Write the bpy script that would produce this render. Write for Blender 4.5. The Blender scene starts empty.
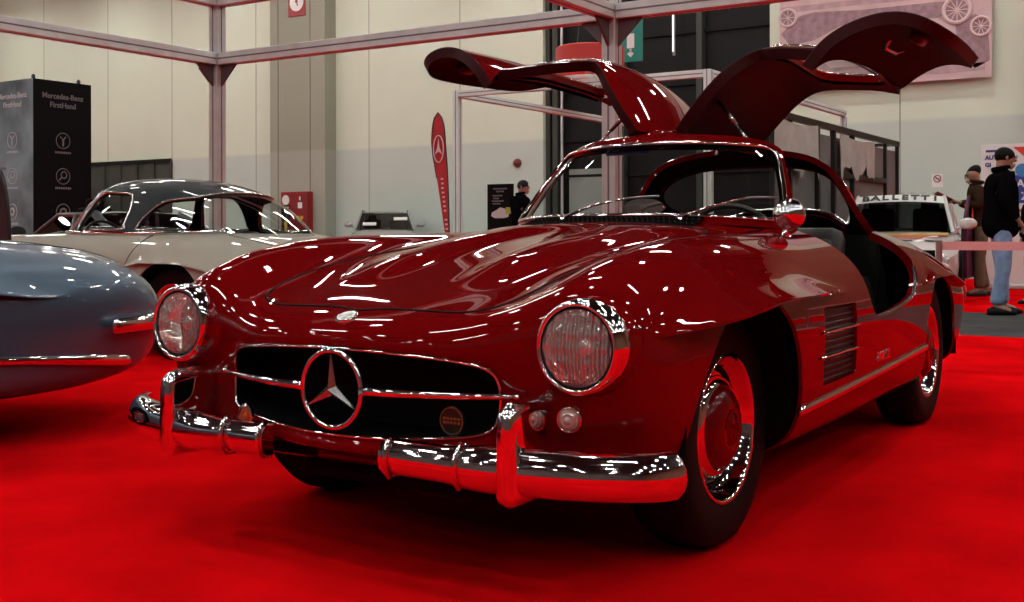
import bpy, bmesh, math, random
import numpy as np
from mathutils import Vector, Matrix, Euler
from mathutils.bvhtree import BVHTree

SC = bpy.context.scene
COL = SC.collection
PI = math.pi
random.seed(7)

# ------------------------------------------------------------------ materials
MATS = {}
def mat(name, base=(.5, .5, .5), rough=.5, metal=0., coat=0., spec=.5, noise=None, emit=None, estr=0., bump=0., bscale=60., aniso=0., croughness=.02, cior=1.42):
    """procedural Principled material; noise=(scale, amount) varies the base colour a little."""
    if name in MATS: return MATS[name]
    m = bpy.data.materials.new(name); m.use_nodes = True
    nt = m.node_tree; N = nt.nodes; L = nt.links
    b = N['Principled BSDF']
    b.inputs['Base Color'].default_value = (*base, 1)
    b.inputs['Roughness'].default_value = rough
    b.inputs['Metallic'].default_value = metal
    b.inputs['Coat Weight'].default_value = coat
    b.inputs['Coat Roughness'].default_value = croughness; b.inputs['Coat IOR'].default_value = cior
    b.inputs['Specular IOR Level'].default_value = spec
    if emit:
        b.inputs['Emission Color'].default_value = (*emit, 1); b.inputs['Emission Strength'].default_value = estr
    if noise or bump:
        tc = N.new('ShaderNodeTexCoord')
    if noise:
        t = N.new('ShaderNodeTexNoise'); t.inputs['Scale'].default_value = noise[0]; t.inputs['Detail'].default_value = 6
        L.new(tc.outputs['Object'], t.inputs['Vector'])
        r = N.new('ShaderNodeValToRGB'); a = noise[1]
        r.color_ramp.elements[0].position = .3; r.color_ramp.elements[1].position = .7
        r.color_ramp.elements[0].color = (*[max(0, c*(1-a)) for c in base], 1)
        r.color_ramp.elements[1].color = (*[min(1, c*(1+a)) for c in base], 1)
        L.new(t.outputs['Fac'], r.inputs['Fac']); L.new(r.outputs['Color'], b.inputs['Base Color'])
    if bump:
        t2 = N.new('ShaderNodeTexNoise'); t2.inputs['Scale'].default_value = bscale; t2.inputs['Detail'].default_value = 4
        L.new(tc.outputs['Object'], t2.inputs['Vector'])
        bp = N.new('ShaderNodeBump'); bp.inputs['Strength'].default_value = bump; bp.inputs['Distance'].default_value = .01
        L.new(t2.outputs['Fac'], bp.inputs['Height']); L.new(bp.outputs['Normal'], b.inputs['Normal'])
    MATS[name] = m
    return m

def glass_mat(name, tint=(.9, .95, .93), refl=1.5, rough=0.0):
    if name in MATS: return MATS[name]
    m = bpy.data.materials.new(name); m.use_nodes = True
    nt = m.node_tree; N = nt.nodes; L = nt.links
    N.remove(N['Principled BSDF'])
    out = N['Material Output']
    tr = N.new('ShaderNodeBsdfTransparent'); tr.inputs['Color'].default_value = (*tint, 1)
    gl = N.new('ShaderNodeBsdfGlossy'); gl.inputs['Roughness'].default_value = rough
    fr = N.new('ShaderNodeFresnel')
    ge = N.new('ShaderNodeNewGeometry'); io = N.new('ShaderNodeMapRange')   # thin pane: the same reflectance from both sides
    io.inputs['To Min'].default_value = refl; io.inputs['To Max'].default_value = 1/refl
    L.new(ge.outputs['Backfacing'], io.inputs['Value']); L.new(io.outputs['Result'], fr.inputs['IOR'])
    mx = N.new('ShaderNodeMixShader')
    L.new(fr.outputs[0], mx.inputs[0]); L.new(tr.outputs[0], mx.inputs[1]); L.new(gl.outputs[0], mx.inputs[2])
    L.new(mx.outputs[0], out.inputs['Surface'])
    MATS[name] = m
    return m

# ------------------------------------------------------------------ objects
def link(o, parent=None):
    COL.objects.link(o)
    if parent is not None: o.parent = parent
    return o

def thing(name, label, cat, loc=(0, 0, 0), rz=0., group=None):
    o = bpy.data.objects.new(name, None); o.empty_display_size = .1
    o.location = loc; o.rotation_euler = (0, 0, rz)
    o['label'] = label; o['category'] = cat
    if group: o['group'] = group
    return link(o)

def tag(o, label, cat, group=None, kind=None):
    o['label'] = label; o['category'] = cat
    if group: o['group'] = group
    if kind: o['kind'] = kind
    return o

def mesh_obj(name, verts, faces, m, parent=None, smooth=False, normals=None, loc=(0, 0, 0), rot=(0, 0, 0)):
    me = bpy.data.meshes.new(name)
    me.from_pydata([tuple(v) for v in verts], [], [tuple(f) for f in faces])
    me.update()
    if isinstance(m, (list, tuple)):
        for q in m: me.materials.append(q)
    elif m: me.materials.append(m)
    if smooth or normals is not None:
        me.polygons.foreach_set('use_smooth', [True]*len(me.polygons))
    if normals is not None:
        me.normals_split_custom_set_from_vertices([tuple(n) for n in normals])
    o = bpy.data.objects.new(name, me); o.location = loc; o.rotation_euler = rot
    return link(o, parent)

def structure(o, label=None, cat=None):
    o['kind'] = 'structure'
    if label: o['label'] = label
    if cat: o['category'] = cat
    return o

class B:
    """collects shapes into one mesh"""
    def __init__(s): s.v = []; s.f = []; s.mi = []
    def add(s, V, F, mi=0):
        o = len(s.v); s.v += [tuple(p) for p in V]; s.f += [tuple(i+o for i in f) for f in F]; s.mi += [mi]*len(F)
        return s
    def box(s, c, d, rz=0., mi=0, M=None, bev=0.):
        bm = bmesh.new(); bmesh.ops.create_cube(bm, size=1)
        for v in bm.verts: v.co = Vector((v.co.x*d[0], v.co.y*d[1], v.co.z*d[2]))
        if bev: bmesh.ops.bevel(bm, geom=bm.edges[:], offset=bev, segments=2, affect='EDGES', profile=.5)
        R = M if M is not None else Matrix.Rotation(rz, 4, 'Z')
        T = Matrix.Translation(Vector(c)) @ R
        bm.transform(T); bm.verts.index_update()
        s.add([v.co[:] for v in bm.verts], [[v.index for v in f.verts] for f in bm.faces], mi); bm.free()
        return s
    def lathe(s, prof, M=Matrix(), n=48, mi=0, cap=False):
        """profile [(r, h)] about local Z"""
        V = []; F = []
        for k in range(n):
            a = 2*PI*k/n; ca, sa = math.cos(a), math.sin(a)
            for r, h in prof: V.append(M @ Vector((r*ca, r*sa, h)))
        m = len(prof)
        for k in range(n):
            k2 = (k+1) % n
            for i in range(m-1):
                F.append((k*m+i, k2*m+i, k2*m+i+1, k*m+i+1))
        if cap:
            F.append([k*m+m-1 for k in range(n)]); F.append([k*m for k in range(n)][::-1])
        return s.add(V, F, mi)
    def tube(s, pts, r, n=10, closed=False, mi=0, flat=1., cap=True, up=None):
        """swept round (or flattened) section; r may be a list"""
        P = [Vector(p) for p in pts]; m = len(P)
        rr = r if isinstance(r, (list, tuple)) else [r]*m
        V = []; F = []
        ref = Vector(up) if up is not None else None
        prev = None
        for i in range(m):
            if closed: t = P[(i+1) % m]-P[i-1]
            else: t = P[min(i+1, m-1)]-P[max(i-1, 0)]
            t.normalize()
            if ref is not None: a = ref-t*ref.dot(t)
            elif prev is None:
                g = Vector((0, 0, 1)) if abs(t.z) < .9 else Vector((1, 0, 0)); a = g-t*g.dot(t)
            else: a = prev-t*prev.dot(t)
            if a.length < 1e-6: a = t.orthogonal()
            a.normalize(); prev = a; b = t.cross(a)
            for k in range(n):
                w = 2*PI*k/n
                V.append(P[i]+a*math.cos(w)*rr[i]+b*math.sin(w)*rr[i]*flat)
        for i in range(m if closed else m-1):
            i2 = (i+1) % m
            for k in range(n):
                k2 = (k+1) % n
                F.append((i*n+k, i*n+k2, i2*n+k2, i2*n+k))
        if cap and not closed:
            F.append(tuple(range(n))[::-1]); F.append(tuple((m-1)*n+k for k in range(n)))
        return s.add(V, F, mi)
    def prism(s, poly, h, M=Matrix(), mi=0):
        """2-D polygon extruded along local Z by h"""
        n = len(poly)
        V = [M @ Vector((x, y, 0)) for x, y in poly]+[M @ Vector((x, y, h)) for x, y in poly]
        F = [tuple(range(n))[::-1], tuple(range(n, 2*n))]+[(i, (i+1) % n, n+(i+1) % n, n+i) for i in range(n)]
        return s.add(V, F, mi)
    def build(s, name, m, parent=None, smooth=False, autosmooth=None, **kw):
        o = mesh_obj(name, s.v, s.f, m, parent, **kw)
        if isinstance(m, (list, tuple)): o.data.polygons.foreach_set('material_index', s.mi)
        bm = bmesh.new(); bm.from_mesh(o.data); bmesh.ops.recalc_face_normals(bm, faces=bm.faces[:])
        if smooth:
            for f in bm.faces: f.smooth = True
            if autosmooth:
                for e in bm.edges:
                    if len(e.link_faces) == 2 and e.calc_face_angle(0) > autosmooth: e.smooth = False
        bm.to_mesh(o.data); bm.free()
        return o

def sm(a, b, x):
    t = np.clip((x-a)/(b-a), 0, 1); return t*t*(3-2*t)

# ------------------------------------------------------------------ spline surface
def bs_basis(t):
    return np.array([(1-t)**3, 3*t**3-6*t**2+4, -3*t**3+3*t**2+3*t+1, t**3])/6

def bs_matrix(n, params, mode0='clamp', mode1='clamp'):
    """rows: weights of n control points at each parameter (0..n-1); ends clamped or mirrored (handled by caller)"""
    W = np.zeros((len(params), n))
    for r, u in enumerate(params):
        i = min(int(u), n-2); t = u-i
        w = bs_basis(t)
        for q in range(4):
            idx = i-1+q
            if idx < 0:
                if mode0 == 'clamp': W[r, 0] += 2*w[q]; W[r, 1] -= w[q]
                else: W[r, 1] += w[q]
            elif idx > n-1:
                if mode1 == 'clamp': W[r, n-1] += 2*w[q]; W[r, n-2] -= w[q]
                else: W[r, n-2] += w[q]
            else: W[r, idx] += w[q]
    return W

class Surf:
    """B-spline surface through a K x J net, mirrored about y=0 at j=0 (and optionally at the last j)"""
    def __init__(s, net, iters=3, jend='clamp'):
        s.T = np.array(net, float); s.K, s.J = s.T.shape[:2]; s.jend = jend
        s.P = s.T.copy()
        Wk = bs_matrix(s.K, range(s.K)); 
        for _ in range(iters):
            S = s._eval(s.P, np.arange(s.K), np.arange(s.J))
            s.P = s.P+.9*(s.T-S)
    def _eval(s, P, ku, ju):
        Wk = bs_matrix(s.K, ku)
        out = []
        for c in range(3):
            Wj = bs_matrix(s.J, ju, 'mirror', s.jend)
            if c == 1:
                # y is odd about the mirror planes
                Wj = s._odd(ju)
            out.append(Wk @ P[:, :, c] @ Wj.T)
        return np.stack(out, -1)
    def _odd(s, ju):
        n = s.J; W = np.zeros((len(ju), n))
        for r, u in enumerate(ju):
            i = min(int(u), n-2); t = u-i; w = bs_basis(t)
            for q in range(4):
                idx = i-1+q
                if idx < 0: W[r, 1] -= w[q]
                elif idx > n-1:
                    if s.jend == 'clamp': W[r, n-1] += 2*w[q]; W[r, n-2] -= w[q]
                    else: W[r, n-2] -= w[q]
                else: W[r, idx] += w[q]
        return W
    def grid(s, nk, nj, k0=0, k1=None, j0=0, j1=None):
        ku = np.linspace(k0, s.K-1 if k1 is None else k1, nk); ju = np.linspace(j0, s.J-1 if j1 is None else j1, nj)
        V = s._eval(s.P, ku, ju)
        UV = np.stack(np.meshgrid(ku, ju, indexing='ij'), -1)
        return V, UV

class Skin:
    """triangle/quad skin with analytic normals and surface parameters, that can be trimmed by implicit functions"""
    def __init__(s, V, N, UV, F): s.V, s.N, s.UV, s.F = V, N, UV, F
    @staticmethod
    def from_grid(V, UV, flip=False):
        a, b = V.shape[:2]
        dk = np.gradient(V, axis=0); dj = np.gradient(V, axis=1)
        n = np.cross(dj, dk); 
        if flip: n = -n
        n /= np.linalg.norm(n, axis=-1, keepdims=True)+1e-12
        idx = np.arange(a*b).reshape(a, b)
        F = []
        for i in range(a-1):
            for j in range(b-1):
                q = (idx[i, j], idx[i, j+1], idx[i+1, j+1], idx[i+1, j])
                F.append(q if not flip else q[::-1])
        return Skin(V.reshape(-1, 3), n.reshape(-1, 3), UV.reshape(-1, 2), F)
    def trim(s, fn, flange=0., fdir=None):
        """keep fn>=0.  fn(V, UV) -> array.  flange: depth of an inward return along the cut"""
        f = fn(s.V, s.UV); pos = f >= 0
        pairs = {}
        for q in s.F:
            n = len(q); c = sum(pos[i] for i in q)
            if c == 0 or c == n: continue
            for i in range(n):
                a, b = q[i], q[(i+1) % n]
                if pos[a] != pos[b]: pairs.setdefault((a, b) if a < b else (b, a), len(pairs))
        V, N, UV = s.V, s.N, s.UV; out = []; bed = []; n0 = len(V)
        if pairs:
            ab = np.array(list(pairs)); va, vb = s.V[ab[:, 0]], s.V[ab[:, 1]]; ua, ub = s.UV[ab[:, 0]], s.UV[ab[:, 1]]
            lo = np.zeros(len(ab)); hi = np.ones(len(ab)); pa = pos[ab[:, 0]]
            for _ in range(12):
                m = .5*(lo+hi); fm = fn(va+(vb-va)*m[:, None], ua+(ub-ua)*m[:, None]) >= 0
                same = fm == pa; lo = np.where(same, m, lo); hi = np.where(same, hi, m)
            t = (.5*(lo+hi))[:, None]; nn = s.N[ab[:, 0]]*(1-t)+s.N[ab[:, 1]]*t; nn /= np.linalg.norm(nn, axis=1, keepdims=True)+1e-12
            V = np.vstack([V, va+(vb-va)*t]); N = np.vstack([N, nn]); UV = np.vstack([UV, ua+(ub-ua)*t])
        def cut(a, b): return n0+pairs[(a, b) if a < b else (b, a)]
        for q in s.F:
            ins = [pos[i] for i in q]
            if all(ins): out.append(q); continue
            if not any(ins): continue
            p = []; new = []
            for i in range(len(q)):
                a, b = q[i], q[(i+1) % len(q)]
                if ins[i]: p.append(a)
                if ins[i] != ins[(i+1) % len(q)]:
                    c = cut(a, b); p.append(c); new.append((c, ins[i]))
            if len(p) >= 3: out.append(tuple(p))
            if len(new) == 2:
                e = (new[0][0], new[1][0]) if new[0][1] else (new[1][0], new[0][0])
                bed.append(e)
        k = Skin(V, N, UV, out)
        k.edges = bed
        if flange: k.add_flange(bed, flange, fdir)
        return k.compact()
    def add_flange(s, bed, depth, fdir=None):
        V = list(s.V); N = list(s.N); UV = list(s.UV); F = list(s.F); mp = {}
        # mean in-plane direction per vertex for shading of the return
        acc = {}
        for a, b in bed:
            t = s.V[b]-s.V[a]; d = np.cross(t, s.N[a]); 
            for q in (a, b): acc[q] = acc.get(q, 0)+d
        def low(i):
            if i in mp: return mp[i]
            n = s.N[i]; d = -n*depth if fdir is None else np.array(fdir)*depth
            sd = acc[i]; sd = sd/(np.linalg.norm(sd)+1e-12)
            r0 = len(V); V.append(s.V[i].copy()); N.append((n+sd)/np.linalg.norm(n+sd)); UV.append(s.UV[i])
            V.append(s.V[i]+d*.12+sd*0); N.append(sd); UV.append(s.UV[i])
            V.append(s.V[i]+d); N.append(sd); UV.append(s.UV[i])
            mp[i] = r0; return r0
        for a, b in bed:
            x, y = low(a), low(b)
            for q in (0, 1): F.append((x+q, x+q+1, y+q+1, y+q))
        s.V, s.N, s.UV, s.F = np.array(V), np.array(N), np.array(UV), F
    def flange_skin(s, depth):
        k = Skin(s.V, s.N, s.UV, []); k.add_flange(s.edges, depth); return k.compact()
    def compact(s):
        used = sorted({i for q in s.F for i in q}); mp = {o: i for i, o in enumerate(used)}
        ed = getattr(s, 'edges', [])
        k = Skin(s.V[used], s.N[used], s.UV[used], [tuple(mp[i] for i in q) for q in s.F])
        k.edges = [(mp[a], mp[b]) for a, b in ed if a in mp and b in mp]
        return k
    def mirrored(s):
        """both halves (y -> -y) in one skin"""
        n = len(s.V); V2 = s.V*[1, -1, 1]; N2 = s.N*[1, -1, 1]
        V = np.vstack([s.V, V2]); N = np.vstack([s.N, N2]); UV = np.vstack([s.UV, s.UV])
        on = np.abs(s.V[:, 1]) < 1e-5
        mp = [i if on[i] else i+n for i in range(n)]
        F = list(s.F)+[tuple(mp[i] for i in q)[::-1] for q in s.F]
        N[:n][on, 1] = 0
        return Skin(V, N, UV, F).compact()
    def flipped(s): return Skin(s.V*[1, -1, 1], s.N*[1, -1, 1], s.UV, [q[::-1] for q in s.F])
    def join(s, o):
        n = len(s.V); return Skin(np.vstack([s.V, o.V]), np.vstack([s.N, o.N]), np.vstack([s.UV, o.UV]), list(s.F)+[tuple(i+n for i in q) for q in o.F])
    def offset(s, d): return Skin(s.V+s.N*d, s.N, s.UV, s.F)
    def build(s, name, m, parent=None, M=None):
        V, N = s.V, s.N
        if M is not None:
            A = np.array(M); V = V @ A[:3, :3].T+A[:3, 3]; N = N @ A[:3, :3].T
        return mesh_obj(name, V, s.F, m, parent, normals=N)

def chain(edges):
    """ordered vertex loops from boundary edges"""
    nxt = {a: b for a, b in edges}; starts = set(nxt)-set(nxt.values()); loops = []
    seen = set()
    for s0 in list(starts)+list(nxt):
        if s0 in seen: continue
        l = [s0]; seen.add(s0); c = s0
        while c in nxt and nxt[c] not in seen: c = nxt[c]; l.append(c); seen.add(c)
        closed = c in nxt and nxt[c] == s0
        if len(l) > 2: loops.append((l, closed))
    return loops

def text_obj(name, body, size, m, parent=None, loc=(0, 0, 0), rot=(PI/2, 0, 0), depth=.002, align='CENTER', sx=1., bold=0., shear=0.):
    """lettering turned into a mesh with real thickness"""
    cu = bpy.data.curves.new(name, 'FONT'); cu.body = body; cu.size = size; cu.extrude = depth
    cu.align_x = align; cu.align_y = 'CENTER'; cu.offset = bold; cu.shear = shear; cu.resolution_u = 3
    t = bpy.data.objects.new(name, cu); COL.objects.link(t)
    dg = bpy.context.evaluated_depsgraph_get()
    me = bpy.data.meshes.new_from_object(t.evaluated_get(dg)); me.name = name
    bpy.data.objects.remove(t); bpy.data.curves.remove(cu)
    me.materials.clear(); me.materials.append(m)
    if sx != 1.: me.transform(Matrix.Scale(sx, 4, (1, 0, 0)))
    o = bpy.data.objects.new(name, me); o.location = loc; o.rotation_euler = rot
    return link(o, parent)

def copy_tree(o, parent=None):
    c = o.copy(); COL.objects.link(c); c.parent = parent
    for ch in list(o.children): copy_tree(ch, c)
    return c

# ------------------------------------------------------------------ camera (solved from the car's known dimensions)
CAMP = (2.996, 1.948, .8955); YAW = 3.71; ROLL = .002; FPX = 1120.; HOR = 230.3
cam_d = bpy.data.cameras.new('camera'); cam = bpy.data.objects.new('camera', cam_d); COL.objects.link(cam)
_f = Vector((math.cos(YAW), math.sin(YAW), 0)); _r = Vector((math.sin(YAW), -math.cos(YAW), 0)); _u = Vector((0, 0, 1))
_r2 = _r*math.cos(ROLL)-_u*math.sin(ROLL); _u2 = _u*math.cos(ROLL)+_r*math.sin(ROLL)
_M = Matrix((( _r2.x, _u2.x, -_f.x, CAMP[0]), (_r2.y, _u2.y, -_f.y, CAMP[1]), (_r2.z, _u2.z, -_f.z, CAMP[2]), (0, 0, 0, 1)))
cam.matrix_world = _M
cam_d.sensor_width = 36; cam_d.lens = FPX*36/1024; cam_d.shift_y = (HOR-301)/1024.
cam_d.clip_start = .05; cam_d.clip_end = 200
SC.camera = cam
def ray(u, v): return Vector(CAMP), _f+_r2*((u-512)/FPX)+_u2*((HOR-v)/FPX)
def hit(u, v, ax, val):
    o, d = ray(u, v); i = 'xyz'.index(ax); return o+d*((val-o[i])/d[i])
def at(u, v, D):
    o, d = ray(u, v); return o+d*D
# ------------------------------------------------------------------ red gull-wing coupe: body surfaces
RW = .335                      # wheel radius
# rings from the grille mouth to the tail; each ring runs from the top centre round the side to the bottom centre
def ring(x, cz, hz, vz, fi, cr, sh, wd, lo, si, bi, bc, xs=None):
    r = [(0, cz), (.2, hz), (.40, vz), fi, cr, sh, wd, lo, si, bi, (0, bc)]
    xs = xs or [0]*11
    return [(x+d, y, z) for d, (y, z) in zip(xs, r)]
NET = [
 # mouth of the grille
 [(.800, 0, .592), (.797, .14, .590), (.780, .28, .582), (.740, .400, .566), (.714, .446, .535), (.706, .455, .482), (.711, .448, .432), (.728, .418, .398), (.762, .30, .381), (.790, .15, .371), (.800, 0, .368)],
 # rolled lip around it
 [(.808, 0, .622), (.804, .14, .620), (.785, .295, .613), (.744, .425, .598), (.714, .488, .552), (.704, .502, .485), (.710, .495, .418), (.730, .455, .374), (.766, .32, .350), (.797, .16, .338), (.808, 0, .333)],
 # front face
 [(.775, 0, .657), (.769, .165, .658), (.745, .335, .659), (.716, .49, .665), (.702, .600, .645), (.690, .655, .555), (.686, .645, .45), (.700, .575, .345), (.728, .40, .318), (.730, .2, .310), (.730, 0, .306)],
 [(.712, 0, .682), (.706, .18, .684), (.680, .37, .688), (.662, .525, .728), (.665, .650, .742), (.655, .765, .655), (.645, .775, .52), (.640, .735, .38), (.645, .52, .288), (.62, .25, .272), (.615, 0, .268)],
 ring(.58, .712, .714, .718, (.53, .762), (.66, .797), (.795, .710), (.835, .575), (.815, .42), (.70, .280), (.40, .245), .245, [.02, .015, 0, -.01, -.02, -.01, 0, 0, 0, 0, 0]),
 ring(.42, .752, .755, .757, (.53, .798), (.665, .836), (.805, .748), (.862, .61), (.850, .44), (.76, .255), (.45, .20), .20),
 ring(.20, .801, .804, .795, (.53, .828), (.665, .866), (.815, .782), (.882, .64), (.870, .45), (.79, .245), (.45, .19), .19),
 ring(-.08, .849, .850, .832, (.53, .845), (.665, .882), (.815, .800), (.886, .655), (.876, .455), (.80, .24), (.45, .19), .19),
 ring(-.38, .884, .884, .864, (.53, .860), (.665, .884), (.810, .806), (.884, .660), (.876, .460), (.80, .235), (.45, .19), .19),
 ring(-.70, .930, .928, .908, (.53, .888), (.655, .886), (.800, .806), (.880, .660), (.874, .460), (.80, .23), (.45, .19), .19),
 ring(-1.05, .935, .932, .920, (.54, .905), (.655, .886), (.795, .806), (.878, .660), (.872, .460), (.80, .23), (.45, .19), .19),
 ring(-1.45, .935, .932, .922, (.54, .908), (.650, .888), (.792, .808), (.870, .662), (.864, .460), (.80, .23), (.45, .19), .19),
 ring(-1.85, .935, .932, .922, (.54, .905), (.640, .885), (.778, .805), (.856, .665), (.852, .460), (.80, .23), (.45, .19), .19),
 ring(-2.20, .930, .928, .918, (.53, .900), (.628, .876), (.768, .800), (.850, .665), (.846, .460), (.80, .24), (.45, .20), .20),
 ring(-2.50, .918, .914, .902, (.52, .880), (.618, .856), (.758, .778), (.838, .650), (.834, .450), (.80, .25), (.45, .21), .21),
 ring(-2.82, .880, .875, .862, (.51, .840), (.605, .816), (.742, .742), (.828, .620), (.822, .430), (.77, .26), (.45, .22), .22),
 ring(-3.12, .815, .810, .795, (.49, .775), (.600, .750), (.725, .690), (.800, .590), (.790, .425), (.71, .275), (.40, .24), .24),
 ring(-3.38, .735, .730, .716, (.46, .698), (.560, .678), (.660, .630), (.715, .560), (.705, .425), (.63, .295), (.36, .265), .265),
 [(-3.56, 0, .650), (-3.555, .19, .645), (-3.545, .33, .630), (-3.53, .43, .612), (-3.52, .50, .595), (-3.51, .56, .565), (-3.51, .585, .515), (-3.51, .575, .425), (-3.52, .51, .34), (-3.54, .28, .31), (-3.55, 0, .305)],
 [(-3.645, 0, .555), (-3.64, .13, .552), (-3.635, .22, .545), (-3.63, .29, .535), (-3.62, .34, .525), (-3.615, .375, .505), (-3.615, .385, .475), (-3.615, .375, .435), (-3.625, .32, .40), (-3.64, .18, .38), (-3.645, 0, .375)],
 [(-3.665, 0, .49), (-3.665, .04, .489), (-3.664, .07, .487), (-3.663, .09, .484), (-3.662, .10, .48), (-3.662, .11, .475), (-3.662, .11, .465), (-3.662, .10, .455), (-3.663, .08, .45), (-3.665, .05, .447), (-3.665, 0, .446)],
]
BODY = Surf(NET, iters=3, jend='mirror')
def bulge(V):
    """two long power bulges on the bonnet"""
    x, y, z = V[..., 0], np.abs(V[..., 1]), V[..., 2]
    on = sm(.52, .22, x)*sm(-.66, -.34, x)*(z > .6)
    c = .205+.02*sm(.5, -.6, x); w = .075+.045*sm(.55, -.6, x)
    d = (y-c)/w
    V[..., 2] += .027*on*np.exp(-np.abs(d)**3.2)
    return V
_V, _UV = BODY.grid(300, 150)
_V = bulge(_V); _V[:, 0, 1] = 0; _V[:, -1, 1] = 0
RAW = Skin.from_grid(_V, _UV)
if RAW.N[150*100+20][2] < 0: RAW.N *= -1; RAW.F = [q[::-1] for q in RAW.F]
BVH_BODY = BVHTree.FromPolygons([Vector(v) for v in RAW.V], RAW.F)
def side_y(x, z):
    h = BVH_BODY.ray_cast(Vector((x, 2, z)), Vector((0, -1, 0))); return (h[0].y, h[1]) if h[0] else (None, None)
def top_z(x, y):
    h = BVH_BODY.ray_cast(Vector((x, abs(y), 2)), Vector((0, 0, -1)))
    if not h[0]: return None, None
    n = h[1].copy()
    if n.z < 0: n = -n
    if y < 0: n.y = -n.y
    return h[0].z, n
def front_x(y, z):
    h = BVH_BODY.ray_cast(Vector((2, abs(y), z)), Vector((-1, 0, 0)))
    n = h[1].copy()
    if n.x < 0: n = -n
    if y < 0: n.y = -n.y
    return h[0].x, n

def sd_poly(px, py, poly):
    """signed distance to a polygon (positive inside)"""
    P = np.array(poly, float); n = len(P); d = np.full(px.shape, 1e9); ins = np.zeros(px.shape, bool)
    for i in range(n):
        a, b = P[i], P[(i+1) % n]; e = b-a
        w0, w1 = px-a[0], py-a[1]
        t = np.clip((w0*e[0]+w1*e[1])/(e@e), 0, 1)
        d = np.minimum(d, np.hypot(w0-t*e[0], w1-t*e[1]))
        c = ((a[1] <= py) != (b[1] <= py)) & (px < (b[0]-a[0])*(py-a[1])/(b[1]-a[1]+1e-20)+a[0])
        ins ^= c
    return np.where(ins, d, -d)
def smooth_poly(poly, n=8, rounds=None, closed=True):
    """Catmull-Rom through the points"""
    P = [np.array(p, float) for p in poly]; out = []; m = len(P)
    for i in range(m if closed else m-1):
        if closed: a, b, c, d = P[i-1], P[i], P[(i+1) % m], P[(i+2) % m]
        else: a, b, c, d = P[max(i-1, 0)], P[i], P[i+1], P[min(i+2, m-1)]
        for k in range(n):
            t = k/n
            out.append(.5*((2*b)+(-a+c)*t+(2*a-5*b+4*c-d)*t*t+(-a+3*b-3*c+d)*t**3))
    if not closed: out.append(P[-1])
    return [tuple(p) for p in out]
def round_rect(x0, x1, y0, y1, r, n=6):
    out = []
    for cx, cy, a0 in ((x1-r, y1-r, 0), (x0+r, y1-r, PI/2), (x0+r, y0+r, PI), (x1-r, y0+r, 1.5*PI)):
        for k in range(n+1):
            a = a0+PI/2*k/n; out.append((cx+r*math.cos(a), cy+r*math.sin(a)))
    return out

# outlines on the body (plan view or side view)
BELT = smooth_poly([(-.705, -.12), (-.70, 0), (-.705, .12), (-.745, .30), (-.83, .46), (-.93, .55), (-1.04, .612), (-1.25, .645), (-1.7, .648), (-2.05, .62), (-2.35, .535), (-2.58, .40), (-2.72, .22), (-2.755, 0), (-2.72, -.22), (-2.4, -.4), (-1.6, -.5), (-1.0, -.4)], 6)
DOORLINE = smooth_poly([(-.93, 1.05), (-.955, .93), (-1.01, .82), (-1.03, .72), (-1.055, .635), (-1.13, .586), (-1.29, .580), (-1.52, .594), (-1.75, .618), (-1.87, .665), (-1.945, .745), (-1.99, .85), (-2.02, .95), (-2.02, 1.05), (-1.5, 1.08)], 6)
HOODLINE = smooth_poly([(.692, -.1), (.692, .1), (.688, .24), (.675, .34), (.635, .41), (.56, .44), (.45, .45), (.1, .455), (-.3, .46), (-.50, .46), (-.60, .445), (-.635, .40), (-.635, .2), (-.635, -.2), (-.3, -.3), (.4, -.3)], 6)
def f_door(V, UV, g=0.): return np.where(V[:, 1] > .5, sd_poly(V[:, 0], V[:, 2], DOORLINE), -1.)-g
def f_hood(V, UV): return np.where(V[:, 2] > .6, sd_poly(V[:, 0], V[:, 1], HOODLINE), -1.)
def f_belt(V, UV): return np.where(V[:, 2] > .7, sd_poly(V[:, 0], V[:, 1], BELT), -1.)
def f_arch(cx, r):
    def fn(V, UV):
        x, y, z = V[:, 0]-cx, V[:, 1], V[:, 2]-RW
        d = np.where(z < 0, np.abs(x)-r-np.minimum(z, 0)*-.05, np.hypot(x, z)-r)
        return np.where(y > .50, d, np.maximum(d, (.50-y)))
    return fn
def neg(fn): return lambda V, UV: -fn(V, UV)
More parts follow.
